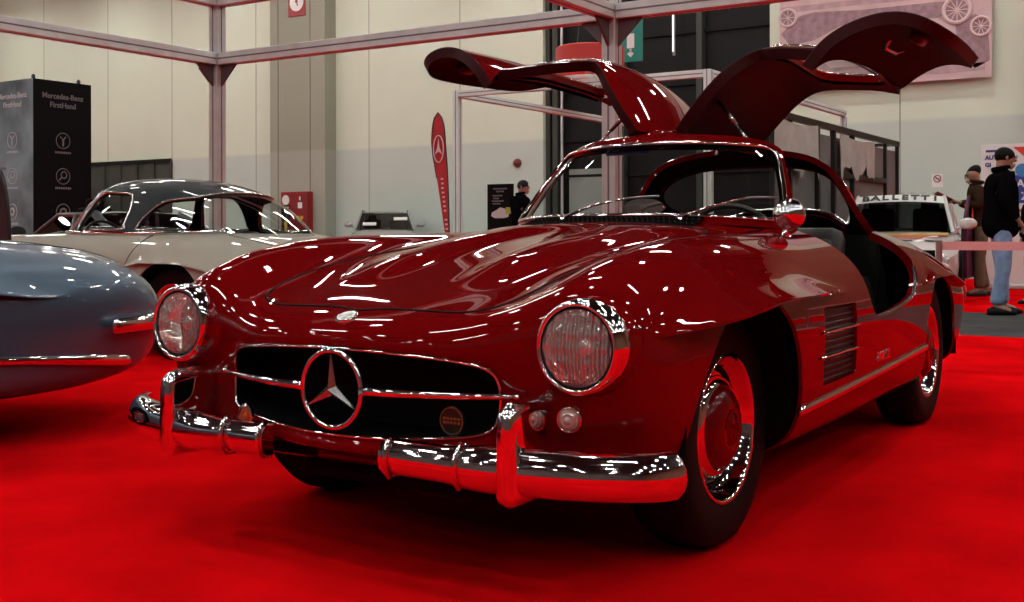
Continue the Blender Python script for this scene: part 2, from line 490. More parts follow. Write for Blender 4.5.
# greenhouse (windscreen, roof, pillars, rear window) as one surface from the windscreen base to the tail of the roof
GNET = [
 [(-.695, 0, .922), (-.725, .23, .921), (-.835, .45, .912), (-1.015, .598, .898), (-1.07, .632, .892), (-1.12, .652, .885)],
 [(-.880, 0, 1.085), (-.905, .21, 1.083), (-.995, .415, 1.075), (-1.135, .552, 1.050), (-1.195, .600, .985), (-1.24, .656, .890)],
 [(-1.070, 0, 1.250), (-1.090, .19, 1.247), (-1.155, .360, 1.236), (-1.265, .485, 1.203), (-1.32, .575, 1.075), (-1.36, .660, .893)],
 [(-1.28, 0, 1.312), (-1.29, .18, 1.307), (-1.33, .35, 1.284), (-1.43, .492, 1.216), (-1.46, .580, 1.075), (-1.48, .661, .895)],
 [(-1.60, 0, 1.320), (-1.60, .18, 1.315), (-1.61, .350, 1.288), (-1.64, .488, 1.217), (-1.65, .575, 1.072), (-1.63, .657, .895)],
 [(-1.90, 0, 1.292), (-1.90, .18, 1.287), (-1.90, .34, 1.262), (-1.89, .465, 1.196), (-1.88, .558, 1.058), (-1.87, .645, .893)],
 [(-2.15, 0, 1.232), (-2.15, .18, 1.227), (-2.14, .33, 1.203), (-2.12, .445, 1.140), (-2.11, .525, 1.020), (-2.10, .615, .885)],
 [(-2.40, 0, 1.150), (-2.395, .17, 1.145), (-2.38, .31, 1.118), (-2.36, .410, 1.060), (-2.34, .480, .965), (-2.33, .550, .870)],
 [(-2.62, 0, 1.045), (-2.61, .155, 1.040), (-2.59, .275, 1.013), (-2.57, .355, .965), (-2.55, .410, .905), (-2.54, .455, .845)],
 [(-2.84, 0, .905), (-2.83, .12, .902), (-2.80, .215, .885), (-2.77, .28, .862), (-2.75, .32, .835), (-2.74, .35, .805)],
]
CAGE = Surf(GNET, iters=4, jend='clamp')
_V, _UV = CAGE.grid(200, 110); _V[:, 0, 1] = 0
CRAW = Skin.from_grid(_V, _UV)
if CRAW.N[110*80+5][2] < 0: CRAW.N *= -1; CRAW.F = [q[::-1] for q in CRAW.F]
def uvpoly(poly, g=0.):
    return lambda V, UV: sd_poly(UV[:, 0], UV[:, 1], poly)-g
WS = round_rect(.17, 1.90, -3.0, 2.86, .35)                      # windscreen opening in (k, j)
RWIN = round_rect(6.15, 8.35, -3.6, 3.75, .5)                    # rear window opening
DROOF = smooth_poly([(2.45, .27), (2.36, .5), (2.30, 1.0), (2.26, 1.8), (2.20, 2.5), (2.02, 2.96), (1.5, 3.05), (.7, 3.14), (.1, 3.3), (-.5, 3.6), (-.5, 4.4), (-.5, 5.6), (5.75, 5.6), (5.72, 4.4), (5.62, 3.2), (5.50, 2.0), (5.40, .9), (5.25, .35), (4.6, .25), (3.2, .25)], 5)
SWIN = smooth_poly([(2.10, 3.42), (1.3, 3.75), (.75, 4.25), (.65, 4.65), (1.0, 4.86), (3.0, 4.88), (5.0, 4.88), (5.38, 4.75), (5.36, 4.0), (5.22, 3.45), (4.8, 3.25), (3.6, 3.2), (2.7, 3.2)], 6)
HINGE = (.055, 1.318); OPEN = math.radians(56.)
# ------------------------------------------------------------------ materials of the cars
PAINT = mat('red_paint', (.150, .0016, .0026), rough=.5, coat=1., spec=0., noise=(300, .06))
CHROME = mat('chrome', (.82, .82, .83), rough=.05, metal=1., noise=(40, .02))
CHROME_D = mat('dull_chrome', (.55, .55, .54), rough=.22, metal=1.)
RUBBER = mat('rubber', (.0045, .0045, .0045), rough=.6, spec=.12, noise=(60, .3))
BLACK = mat('black_trim', (.003, .003, .003), rough=.6, spec=.08, noise=(50, .3))
LEATHER = mat('dark_leather', (.010, .008, .007), rough=.45, bump=.15, bscale=180)
GLASS = glass_mat('clear_glass')
LENS = glass_mat('lamp_glass', (.93, .93, .90), 1.5)
def fluted_lens():
    '''prismatic lamp glass: partly clear, partly scattering light sideways'''
    m = bpy.data.materials.new('fluted_lamp_glass'); m.use_nodes = True; nt = m.node_tree; N = nt.nodes; L = nt.links
    b = N['Principled BSDF']; b.inputs['Base Color'].default_value = (.95, .95, .92, 1); b.inputs['Roughness'].default_value = .10; b.inputs['Metallic'].default_value = .45
    tc = N.new('ShaderNodeTexCoord'); vo = N.new('ShaderNodeTexNoise'); vo.inputs['Scale'].default_value = 24; vo.inputs['Detail'].default_value = 2
    wv = N.new('ShaderNodeTexWave'); wv.bands_direction = 'Y'; wv.inputs['Scale'].default_value = 16; wv.inputs['Distortion'].default_value = 1.5
    ad = N.new('ShaderNodeMath'); ad.operation = 'ADD'; bp = N.new('ShaderNodeBump'); bp.inputs['Strength'].default_value = 1.; bp.inputs['Distance'].default_value = .012
    L.new(tc.outputs['Object'], vo.inputs['Vector']); L.new(tc.outputs['Object'], wv.inputs['Vector'])
    L.new(vo.outputs['Fac'], ad.inputs[0]); L.new(wv.outputs['Fac'], ad.inputs[1]); L.new(ad.outputs[0], bp.inputs['Height']); L.new(bp.outputs['Normal'], b.inputs['Normal'])
    tr = N.new('ShaderNodeBsdfTransparent'); mx = N.new('ShaderNodeMixShader'); mx.inputs[0].default_value = .42
    L.new(tr.outputs[0], mx.inputs[1]); L.new(b.outputs[0], mx.inputs[2]); L.new(mx.outputs[0], N['Material Output'].inputs['Surface'])
    return m
FLUTED = fluted_lens()

def sbox(name, pts_r, m, parent): pass

def build_wheel(root, x, side, m_cap, yw=.752):
    """steel wheel: tyre, chrome rim with slots, painted cap; outer face at y = side*yw"""
    w = bpy.data.objects.new('wheel', None); w.location = (x, side*(yw-.085), RW); link(w, root)
    M = Matrix.Rotation(-PI/2*side, 4, 'X')          # local +Z of the lathe looks outwards
    R = RW
    b = B().lathe([(.205, -.085), (.23, -.094), (.285, -.096), (.318, -.088), (R-.004, -.062), (R, -.03), (R, .03), (R-.004, .062), (.318, .088), (.285, .096), (.23, .094), (.205, .085)], M, 72)
    for k in range(-2, 3):                            # tread grooves
        b.tube([M @ Vector(((R+.0005)*math.cos(a), (R+.0005)*math.sin(a), k*.022)) for a in np.linspace(0, 2*PI, 72, endpoint=False)], .003, 6, closed=True)
    b.build('tyre', RUBBER, w, smooth=True)
    b = B().lathe([(.200, -.07), (.205, .070), (.213, .086), (.211, .092), (.203, .090), (.198, .082), (.192, .060), (.178, .042), (.162, .036), (.150, .046), (.140, .052), (.132, .050)], M, 72)
    o = b.build('rim', CHROME, w, smooth=True)
    b = B()
    for k in range(16):                               # slots round the rim
        a = 2*PI*k/16; c = M @ Vector((.171*math.cos(a), .171*math.sin(a), .0405))
        Q = M @ Matrix.Rotation(a, 4, 'Z')
        b.box(c, (.016, .034, .006), M=Q, bev=.002)
    b.lathe([(.163, .0395), (.180, .0435)], M, 48); b.build('slot_ring', BLACK, w)
    o2 = B().lathe([(.146, .040), (.147, .052), (.140, .064), (.128, .070), (.122, .071)], M, 64).build('cap_ring', CHROME, w, smooth=True)
    o3 = B().lathe([(.123, .068), (.116, .080), (.098, .094), (.076, .102), (.050, .106), (.047, .103), (.044, .106), (.02, .109), (0, .110)], M, 64).build('hub_cap', m_cap, w, smooth=True)
    s = B()
    for k in range(3):
        a = PI/2+2*PI*k/3
        tip = M @ Vector((.036*math.cos(a), .036*math.sin(a), .111))
        l = M @ Vector((.008*math.cos(a+1.05), .008*math.sin(a+1.05), .110)); r = M @ Vector((.008*math.cos(a-1.05), .008*math.sin(a-1.05), .110))
        top = M @ Vector((0, 0, .114)); c0 = M @ Vector((0, 0, .106))
        s.add([tip, l, r, top, c0], [(0, 1, 3), (0, 3, 2), (0, 4, 1), (0, 2, 4)])
    s.build('hub_star', m_cap, w)
    return w

def brow(x0, x1, zf, hmax, out, drop=.012, n=70, front=.16, back=.45, top=.085, flip=1):
    """wheel-arch eyebrow as a lofted lip lying on the body side"""
    V = []; F = []; m = 13
    for i in range(n):
        t = i/(n-1); x = x0+(x1-x0)*t; z = zf(x)
        h = hmax*float(sm(0, front, t))**.6*float(sm(1.0, 1-back, t))
        th = top*(.25+.75*float(sm(0, front, t))*float(sm(1.0, 1-back, t)))
        for k in range(m):
            s = k/(m-1)
            if s <= .72:
                q = s/.72; zz = z+th*(1-q); yb = side_y(x, zz)[0]
                y = yb+h*q**2.8+.0015*q
            elif s <= .86:
                q = (s-.72)/.14; zz = z-drop*q; yb = side_y(x, zz)[0]; y = yb+h*(1-.05*q)+.0015
            else:
                q = (s-.86)/.14; zz = z-drop+.004*q; yb = side_y(x, zz)[0]; y = yb+h*.95*(1-q)-.006*q
            V.append((x, y*flip, zz))
    for i in range(n-1):
        for k in range(m-1):
            F.append((i*m+k, i*m+k+1, (i+1)*m+k+1, (i+1)*m+k))
    return V, F

def star_badge(b, c, R, r, M, thick, mi=0):
    """three-pointed star with ridged arms inside a ring; M maps local (x right, y up, z out)"""
    for k in range(3):
        a = PI/2+2*PI*k/3
        P = lambda rad, an, h: Vector(c)+M @ Vector((rad*math.cos(an), rad*math.sin(an), h))
        V = [P(R, a, thick*.25), P(r, a+PI/3, 0), P(r, a-PI/3, 0), P(0, 0, thick), P(R, a, -thick*.4), P(r, a+PI/3, -thick*.5), P(r, a-PI/3, -thick*.5), P(0, 0, -thick*.6)]
        b.add(V, [(0, 1, 3), (0, 3, 2), (4, 7, 5), (4, 6, 7), (0, 4, 5, 1), (0, 2, 6, 4)], mi)
    return b
VENT = [(-.480, .652), (-.850, .648), (-.880, .405), (-.505, .400)]
def f_vent(V, UV): return np.where(V[:, 1] > .5, sd_poly(V[:, 0], V[:, 2], VENT), -1.)

def body_parts(root, paint, hood=True, doors=True, vent=True):
    s = RAW
    s = s.trim(f_arch(.080, .386), .012, (0, -1, 0)).trim(f_arch(-2.4, .368), .012, (0, -1, 0))
    s = s.trim(neg(f_belt), .02)
    if doors: s = s.trim(lambda V, UV: -f_door(V, UV, -.002), .035)
    if vent: s = s.trim(neg(f_vent), .025)
    if hood:
        h = s.trim(lambda V, UV: f_hood(V, UV)-.003, .02)
        s = s.trim(lambda V, UV: -f_hood(V, UV)-.003, .03)
        b = B()
        for l, cl in chain(h.edges):
            for q in (1, -1): b.tube([(h.V[i][0]-h.N[i][0]*.0005, q*(h.V[i][1]-h.N[i][1]*.0005), h.V[i][2]-h.N[i][2]*.0005) for i in l], .0038, 6)
        b.build('bonnet_seam', BLACK, root)
        h.mirrored().build('bonnet', paint, root)
    return s.mirrored().build('body_shell', paint, root)

def pipe_on(edge_loop, V, r, b, closed=False, n=8, off=None, up=None):
    P = [Vector(V[i])+(Vector(off[i]) if off is not None else Vector()) for i in edge_loop]
    b.tube(P, r, n, closed=closed, up=up)

def wheel_liners(root):
    for sd in (1, -1):
        for x in (0., -2.4):
            M = Matrix.Translation((x, 0, RW)) @ Matrix.Rotation(-PI/2*sd, 4, 'X')
            b = B(); V = []; F = []; n = 40; ox = .08 if x > -1 else 0.
            for i in range(n+1):
                a = -.12+(PI+.24)*i/n
                for y in (.46, .842 if x > -1 else .825):
                    V.append((x+ox+.405*math.cos(a), sd*y, RW+min(.405*math.sin(a), .345)))
            for i in range(n): F.append((2*i, 2*i+1, 2*i+3, 2*i+2))
            b.add(V, F)
            b.add([(x+ox+.405*math.cos(a), sd*.46, RW+min(.405*math.sin(a), .345)) for a in np.linspace(-.12, PI+.12, n+1)], [tuple(range(n+1))])
            b.build('arch_liner', BLACK, root)

def bumper_half(sd, root, front=True):
    """one half of the chrome bumper, from the gap at the middle round the corner"""
    path = [(.842, .205 if sd > 0 else .187), (.842, .30), (.838, .40), (.830, .50), (.815, .60), (.790, .70), (.752, .79), (.712, .855), (.668, .884), (.645, .893)]
    pts = smooth_poly(path, 6, closed=False); V = []; F = []
    prof = [(-.012, .052), (.010, .054), (.028, .040), (.040, .018), (.044, -.008), (.038, -.034), (.022, -.052), (-.012, -.056)]
    m = len(prof)
    for i, (x, y) in enumerate(pts):
        a = Vector(pts[max(i-1, 0)]); c = Vector(pts[min(i+1, len(pts)-1)]); t = (c-a).normalized(); nrm = Vector((-t.y, t.x)) if False else Vector((t.y, -t.x))
        k = i/(len(pts)-1)
        sc = .80+.20*float(sm(.18, .34, k)); sc *= 1-.35*float(sm(.9, 1., k))
        zz = .345-.004*float(sm(0, .3, k))
        for p, q in prof: V.append((x+nrm.x*p*sc, sd*(y+nrm.y*p*sc), zz+q*sc))
    n = len(pts)
    for i in range(n-1):
        for k in range(m): F.append((i*m+k, i*m+(k+1) % m, (i+1)*m+(k+1) % m, (i+1)*m+k))
    F.append(tuple(range(m))); F.append(tuple((n-1)*m+k for k in range(m)))
    b = B().add(V, F); o = b.build('bumper', CHROME, root, smooth=True, autosmooth=1.0)
    # joint sleeves: rolled bands round the bar
    for yy in (.225 if sd > 0 else .205, .435 if sd > 0 else .34):
        b = B(); i = min(range(n), key=lambda q: abs(pts[q][1]-yy)); x, y = pts[i]
        ring = [(x+p*(.86 if yy < .3 else .93)+.003, sd*y, .343+q*(.86 if yy < .3 else .93)*1.03) for p, q in prof]
        b.tube(ring, .007, 8, closed=True); b.build('bumper_sleeve', CHROME, o, smooth=True)
    return o

def overrider(sd, root):
    """upright chrome bumper guard: a curved horn, widest low down"""
    V = []; F = []; rows = 22; m = 18
    for i in range(rows):
        t = i/(rows-1); z = .262+.242*t
        w = .030*(.85+.30*(1-t))
        fx = .885-.012*math.cos(t*PI)-.030*t*t                   # leading edge
        d = .18+.02*t
        if t > .86: q = (t-.86)/.14; w *= math.sqrt(max(0, 1-q*q))+.02; d *= math.sqrt(max(0, 1-q*q))*.6+.4; fx -= .03*q*q
        if t < .10: q = (.10-t)/.10; w *= math.sqrt(max(0, 1-q*q*.9)); fx -= .02*q*q
        for k in range(m):
            a = 2*PI*k/m; ca, sa = math.cos(a), math.sin(a)
            x = fx-d/2+d/2*(abs(ca)**.45)*(1 if ca > 0 else -1); y = w*(abs(sa)**.5)*(1 if sa > 0 else -1)
            V.append((x, sd*.567+y, z))
    for i in range(rows-1):
        for k in range(m): F.append((i*m+k, i*m+(k+1) % m, (i+1)*m+(k+1) % m, (i+1)*m+k))
    F.append(tuple(range(m))); F.append(tuple((rows-1)*m+k for k in range(m)))
    return B().add(V, F).build('overrider', CHROME, root, smooth=True, autosmooth=1.2)

def headlight(sd, root, paint):
    c = Vector((.728, sd*.676, .622)); M = Matrix.Translation(c) @ Matrix.Rotation(PI/2-.03, 4, 'Y') @ Matrix.Rotation(sd*.0, 4, 'X')
    # local Z -> forward
    h = bpy.data.objects.new('headlight', None); h.location = (0, 0, 0); link(h, root)
    B().lathe([(.094, -.010), (.0965, .004), (.101, .009), (.108, .004), (.1135, -.012), (.1165, -.030), (.117, -.048), (.113, -.06)], M, 72).build('bezel', CHROME, h, smooth=True)
    B().lathe([(.0905, -.004), (.0920, .002), (.0945, .001), (.0945, -.02)], M, 64).build('gasket', RUBBER, h, smooth=True)
    B().lathe([(.112, -.045), (.1175, -.055), (.124, -.12), (.124, -.22), (.112, -.36), (.09, -.46)], M, 64).build('lamp_shell', paint, h, smooth=True)
    B().lathe([(.0915, -.004), (.086, -.018), (.075, -.040), (.055, -.058), (.03, -.069), (.012, -.072), (0, -.072)], M, 48).build('reflector', mat('reflector', (.95, .95, .95), .07, 1., bump=1., bscale=30), h, smooth=True)
    B().lathe([(.012, -.07), (.014, -.05), (.022, -.046), (.024, -.040), (.020, -.034), (.008, -.030), (0, -.029)], M, 24).build('bulb_cap', CHROME_D, h, smooth=True)
    # lens with moulded flutes
    V = []; F = []; nr, na = 14, 72
    for i in range(nr+1):
        r = .0915*i/nr
        for k in range(na):
            a = 2*PI*k/na; y, z = r*math.cos(a), r*math.sin(a)
            hgt = .020*(1-(r/.0975)**2)+.0013*math.cos(y*420)*(1-(r/.0975)**6)+.0010*math.cos(z*170)
            V.append(M @ Vector((z, y, hgt-.002)))
    for i in range(nr):
        for k in range(na): F.append((i*na+k, i*na+(k+1) % na, (i+1)*na+(k+1) % na, (i+1)*na+k))
    mesh_obj('lens', V, F, FLUTED, h, smooth=True)
    return h

def round_lamp(sd, root, name, y, z, r, lens_m, back=.0, bez=1.28):
    x, n = front_x(y, z); n.y *= 1
    nn = Vector((n.x, n.y*sd if False else n.y*(1 if sd > 0 else -1), n.z)); nn.normalize()
    c = Vector((x-back, sd*y, z))
    q = Vector((0, 0, 1)).rotation_difference(nn).to_matrix().to_4x4(); M = Matrix.Translation(c) @ q
    o = B().lathe([(r*bez*1.05, -.006), (r*bez, .010), (r*1.16, .016), (r*1.02, .013), (r, .008)], M, 40).build(name, CHROME, root, smooth=True)
    B().lathe([(r*1.01, .008), (r*.98, .014), (r*.85, .020), (r*.80, .018), (r*.7, .024), (r*.55, .026), (r*.5, .024), (r*.35, .028), (0, .030)], M, 40).build('lamp_lens', lens_m, o, smooth=True)
    return o

def front_end(root, paint):
    # dark tunnel behind the mouth
    ring = BODY.grid(2, 90, 0, .001)[0][0]
    loop = [Vector(p) for p in ring]+[Vector((p[0], -p[1], p[2])) for p in ring[::-1][1:-1]]
    V = []; F = []; n = len(loop)
    for d, s in ((-.004, .99), (-.05, .97), (-.16, .95)):
        for p in loop: V.append((p.x+d if d > -.1 else .60, p.y*s, (p.z-.47)*s+.47))
    for i in range(2):
        for k in range(n): F.append((i*n+k, i*n+(k+1) % n, (i+1)*n+(k+1) % n, (i+1)*n+k))
    F.append(tuple(2*n+k for k in range(n)))
    g = B().add(V, F)
    g.build('grille_cavity', BLACK, root)
    b = B(); b.tube([p+Vector((.004, 0, 0)) for p in loop], .0042, 8, closed=True); b.build('grille_surround', CHROME, root, smooth=True)
    # star in its ring
    c = Vector((.812, 0, .487))
    R = Matrix.Rotation(PI/2, 3, 'Z') @ Matrix.Rotation(PI/2, 3, 'X')     # local x->world y, y->z, z->x
    e = bpy.data.objects.new('grille_star', None); e.location = (0, 0, 0); link(e, root)
    b = B(); b.tube([c+R @ Vector((.099*math.cos(a), .099*math.sin(a), 0)) for a in np.linspace(0, 2*PI, 64, endpoint=False)], .0075, 10, closed=True); b.build('star_ring', CHROME, e, smooth=True)
    b = B(); star_badge(b, c, .096, .0165, R, .016); b.build('three_pointed_star', CHROME_D, e)
    for sd in (1, -1):
        P = []; rr = []
        for t in np.linspace(0, 1, 16):
            y = .098+((.505 if sd > 0 else .478)-.098)*t; x = .812-.085*(t**2.2)+.0; P.append((x, sd*y, .489+.006*t)); rr.append(.0125*(1-.45*t))
        b = B(); b.tube(P, rr, 12, flat=.9, up=(0, 0, 1)); b.tube([P[-1], (P[-1][0]-.004, P[-1][1]+sd*.012, P[-1][2])], [.0075, .009], 10); b.build('grille_bar', CHROME, root, smooth=True)
    # round club badge behind the bar
    GOLD = mat('badge_gold', (.30, .20, .06), .35, .9); 
    b = B().lathe([(.036, -.002), (.036, .004), (.033, .006), (.031, .003), (0, .003)], Matrix.Translation((.745, .335, .425)) @ Matrix.Rotation(PI/2, 4, 'Y'), 36)
    o = b.build('club_badge', mat('badge_black', (.02, .016, .01), .35, .3), root)
    b = B(); 
    for k in range(28):
        a = 2*PI*k/28; b.box((.7495, .335+.0335*math.cos(a), .425+.0335*math.sin(a)), (.003, .003, .005), M=Matrix.Rotation(a, 4, 'X'))
    for z in (.431, .421):
        for k in range(5): b.box((.7495, .313+k*.011, z), (.003, .007, .006))
    b.build('badge_lettering', GOLD, o)
    M = Matrix.Translation((.832, -.288, .392)) @ Matrix.Rotation(PI/2, 4, 'Y') @ Matrix.Scale(1.45, 4, (1, 0, 0))
    o = B().lathe([(.026, -.004), (.026, .004), (.022, .006), (.020, .003), (0, .003)], M, 32).tube([(.829, -.288, .36), (.829, -.288, .395)], .006).build('bumper_medallion', CHROME, root, smooth=True, autosmooth=.7)
    B().lathe([(.0195, .0035), (.012, .006), (.010, .003), (.004, .007), (0, .007)], M, 24).build('medallion_face', mat('medallion_red', (.45, .08, .02), .3, .3), o)
    for sd in (1, -1):
        headlight(sd, root, paint); bumper_half(sd, root); overrider(sd, root)
        round_lamp(sd, root, 'turn_signal', .637, .448, .0255, mat('signal_glass', (.55, .48, .45), .18, .35, coat=1.), bez=1.25)
    # round emblem on the nose
    z, nn = top_z(.752, 0)
    q = Vector((0, 0, 1)).rotation_difference(nn).to_matrix().to_4x4(); M = Matrix.Translation((.752, 0, z)) @ q
    o = B().lathe([(.030, -.004), (.031, .003), (.028, .006), (.025, .004)], M, 36).build('nose_emblem', CHROME, root, smooth=True)
    B().lathe([(.0255, .004), (.02, .0075), (0, .009)], M, 36).build('emblem_disc', mat('emblem_silver', (.62, .60, .58), .3, .4, noise=(90, .5)), o, smooth=True)
    # dark underbody and bumper irons
    b = B().box((.30, 0, .205), (.52, .7, .05), bev=.02)
    for sd in (1, -1):
        b.tube([(.80, sd*.25, .32), (.6, sd*.25, .27)], .018); b.tube([(.80, sd*.5, .33), (.55, sd*.5, .28)], .018)
        b.tube([(.0, sd*.15, .26), (.0, sd*.66, .32)], .03); b.tube([(-2.4, 0, .33), (-2.4, sd*.66, .33)], .035)
    b.tube([(.3, 0, .205), (-2.4, 0, .33)], .05); b.build('underbody', BLACK, root)

def side_details(root, paint, brows=True, vent=True, strip=True):
    for sd in (1, -1):
        V, F = brow(.60, -.82, lambda x: float(np.interp(x, [-.9, -.6, -.3, 0, .15, .3, .45, .62], [.690, .702, .711, .713, .707, .692, .672, .648])), .092, True, flip=sd, front=.20, back=.5, top=.12)
        B().add(V, F).build('wheel_arch_brow', paint, root, smooth=True, autosmooth=.9)
        V, F = brow(-1.97, -3.06, lambda x: .695-.085*float(sm(-2.45, -3.10, x))-.03*float(sm(-2.2, -1.95, x)), .040, True, flip=sd, front=.25, back=.22, top=.10)
        B().add(V, F).build('wheel_arch_brow', paint, root, smooth=True, autosmooth=.9)
        if vent:
            yv = lambda x, z: sd*side_y(x, z)[0]
            Vv = []; Fv = []
            for i, x in enumerate(np.linspace(-.465, -.895, 12)):
                for z in np.linspace(.66, .395, 9): Vv.append((x, yv(x, z)-sd*.018, z))
            for i in range(11):
                for k in range(8): Fv.append((i*9+k, i*9+k+1, (i+1)*9+k+1, (i+1)*9+k))
            b = B().add(Vv, Fv)
            for z in np.linspace(.415, .635, 12):
                b.tube([(x, yv(x, z)-sd*.014, z) for x in np.linspace(-.485, -.875, 10)], .004, 6)
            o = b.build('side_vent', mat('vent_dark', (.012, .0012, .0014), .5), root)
            for z in (.572, .494):
                P = [(x, yv(x, z)+sd*(.004 if x > -.95 else .002), z) for x in np.linspace(-.47, -.875, 14)]
                b = B(); b.tube(P, [.0035]+[.0048]*12+[.0032], 8); b.tube([P[0], (P[0][0]+.012, P[0][1], P[0][2])], .0065, 8); b.build('vent_spear', CHROME, o, smooth=True)
        if strip:
            b = B(); P = []
            for x in np.linspace(-.292, -2.02, 40):
                z = .350+.042*(-x-.325)/1.695; y, n = side_y(x, z); P.append((x, sd*(y+.004), z))
            b.tube(P, .014, 10, flat=.6, up=(0, 0, 1)); b.build('rocker_strip', CHROME, root, smooth=True)
            t = text_obj('side_script', '300 SL', .046, CHROME, root, depth=.002, shear=.35, align='CENTER', sx=1.5, bold=.001)
            y, n = side_y(-1.24, .428)
            t.location = (-1.24, sd*(y+.003), .428); t.rotation_euler = (PI/2-.02*0, 0, PI if sd > 0 else 0)

def cabin(root, coupe=True):
    LE = LEATHER
    # tub: floor, sills, firewall and rear bulkhead following the belt line
    b = B()
    out = smooth_poly([(-.62, .0), (-.66, .40), (-.80, .56), (-1.0, .70), (-1.3, .73), (-1.9, .73), (-2.12, .62), (-2.40, .45), (-2.62, .26), (-2.70, 0)], 5, closed=False)
    loop = out+[(x, -y) for x, y in out[::-1][1:-1]]; n = len(loop)
    zt = lambda x: .57+.30*float(max(sm(-1.06, -.90, x), sm(-1.98, -2.12, x)))
    V = [(x, y, zt(x)) for x, y in loop]+[(x*.98-.02, y*.97, .50) for x, y in loop]+[(x*.95-.1, y*.70, .30) for x, y in loop]
    F = [(r*n+k, r*n+(k+1) % n, (r+1)*n+(k+1) % n, (r+1)*n+k) for r in (0, 1) for k in range(n)]
    F.append(tuple(2*n+k for k in range(n)))
    b.add(V, F); b.build('cabin_tub', mat('cabin_black', (.003, .0026, .0026), .7, spec=.05), root)
    # dashboard with cowl roll
    P = [(-.93+.16*(abs(y)/.55)**2*-1, y, .885-.01*(y/.55)**2) for y in np.linspace(-.55, .55, 25)]
    b = B(); b.tube(P, .045, 14, flat=1.6, up=(0, 0, 1)); b.box((-.86, 0, .80), (.10, .98, .16), bev=.03); d = b.build('dashboard', BLACK, root, smooth=True, autosmooth=.8)
    b = B()
    for y in (.28, .42): b.lathe([(.05, 0), (.05, .012), (.044, .014), (.042, .006), (0, .006)], Matrix.Translation((-.915, y, .84)) @ Matrix.Rotation(-PI/2, 4, 'Y'), 28)
    b.build('gauges', CHROME_D, d)
    # steering wheel (left-hand drive)
    c = Vector((-1.12, .34, .80)); M = Matrix.Translation(c) @ Matrix.Rotation(math.radians(-70), 4, 'Y')
    b = B(); b.tube([M @ Vector((.20*math.cos(a), .20*math.sin(a), 0)) for a in np.linspace(0, 2*PI, 48, endpoint=False)], .012, 10, closed=True)
    w = b.build('steering_wheel', mat('wheel_rim_dark', (.02, .016, .012), .35), root, smooth=True)
    b = B(); b.lathe([(.03, -.02), (.03, .01), (0, .016)], M, 20)
    for a in (0, PI): b.tube([M @ Vector((0, 0, 0)), M @ Vector((.20*math.cos(a+PI/2), .20*math.sin(a+PI/2), 0))], .007, 8)
    b.tube([M @ Vector((0, 0, -.02)), (-.80, .34, .70)], .02, 10); b.build('steering_hub', CHROME_D, w, smooth=True)
    for y in (.31, -.31):
        b = B().box((-1.52, y, .47), (.50, .46, .16), bev=.05)
        bk = Matrix.Rotation(math.radians(-16), 4, 'Y')
        s = b.build('seat', LE, root, smooth=True, autosmooth=.9)
        b = B().box((-1.86, y, .68), (.13, .46, .46), M=bk, bev=.055)
        for k in range(4): b.box((-1.80, y-.15+k*.10, .68), (.05, .085, .36), M=bk, bev=.022)
        b.build('seat_backrest', LE, s, smooth=True, autosmooth=.9)
    # dash-top rear-view mirror
    m = B().lathe([(.0, -.012), (.05, -.012), (.056, -.004), (.054, .004), (0, .004)], Matrix.Translation((-.985, .02, .985)) @ Matrix.Rotation(PI/2, 4, 'Y') @ Matrix.Scale(1.6, 4, (0, 1, 0)) @ Matrix.Scale(.62, 4, (1, 0, 0)), 32).tube([(-.985, .02, .94), (-.965, .02, .90)], .008, 8)
    m.build('rear_view_mirror', CHROME, root, smooth=True, autosmooth=.7)
def cage_fn(fs, mode):
    def fn(V, UV):
        a = [f(V, UV) for f in fs]; r = a[0]
        for q in a[1:]: r = np.minimum(r, q) if mode == 'and' else np.maximum(r, q)
        return r
    return fn

def roof_and_glass(root, paint):
    ws, rw, dr = uvpoly(WS), uvpoly(RWIN), uvpoly(DROOF)
    s = CRAW.trim(neg(ws)); ews = [(s.V[a].copy(), s.V[b].copy()) for a, b in s.edges]; 
    s2 = s.trim(neg(rw), .03)
    s3 = s2.trim(lambda V, UV: -dr(V, UV)-.004, .028)
    s3.mirrored().build('roof', paint, root)
    # inner lining of the roof frame
    li = CRAW.trim(neg(uvpoly(round_rect(.22, 1.84, -3., 2.80, .35)))).trim(neg(uvpoly(round_rect(6.25, 8.25, -3.6, 3.65, .5)))).trim(lambda V, UV: -dr(V, UV)-.012)
    li.offset(-.022).mirrored().build('roof_lining', mat('cabin_black'), root)
    g = CRAW.trim(ws).offset(-.006).mirrored(); g.build('windscreen', GLASS, root)
    g = CRAW.trim(rw).offset(-.006).mirrored(); g.build('rear_window', GLASS, root)
    # chrome frames
    def frame(poly, name, r, col=CHROME):
        k = CRAW.trim(neg(uvpoly(poly)))
        V = k.V; N = k.N
        for l, cl in chain(k.edges):
            P = [Vector(V[i])+Vector(N[i])*.002 for i in l]
            if abs(P[0].y) > abs(P[-1].y): P = P[::-1]
            ends = sorted([P[0], P[-1]], key=lambda p: -p.z)
            full = P+[Vector((p.x, -p.y, p.z)) for p in P[::-1]]
            # loop runs centre-bottom .. side .. centre-top on one half; close it through the mirror
            full = P+[Vector((p.x, -p.y, p.z)) for p in P[::-1][1:-1]] if abs(P[0].y) < .02 and abs(P[-1].y) < .02 else full
            b = B(); b.tube(full, r, 8, closed=True); b.build(name, col, root, smooth=True)
    frame(WS, 'windscreen_trim', .0085); frame(RWIN, 'rear_window_trim', .0085)

def hinge_mat(sd):
    a = OPEN*sd if sd > 0 else -(OPEN+math.radians(3.))
    return Matrix.Translation((0, HINGE[0]*sd, HINGE[1])) @ Matrix.Rotation(a, 4, 'X') @ Matrix.Translation((0, -HINGE[0]*sd, -HINGE[1]))

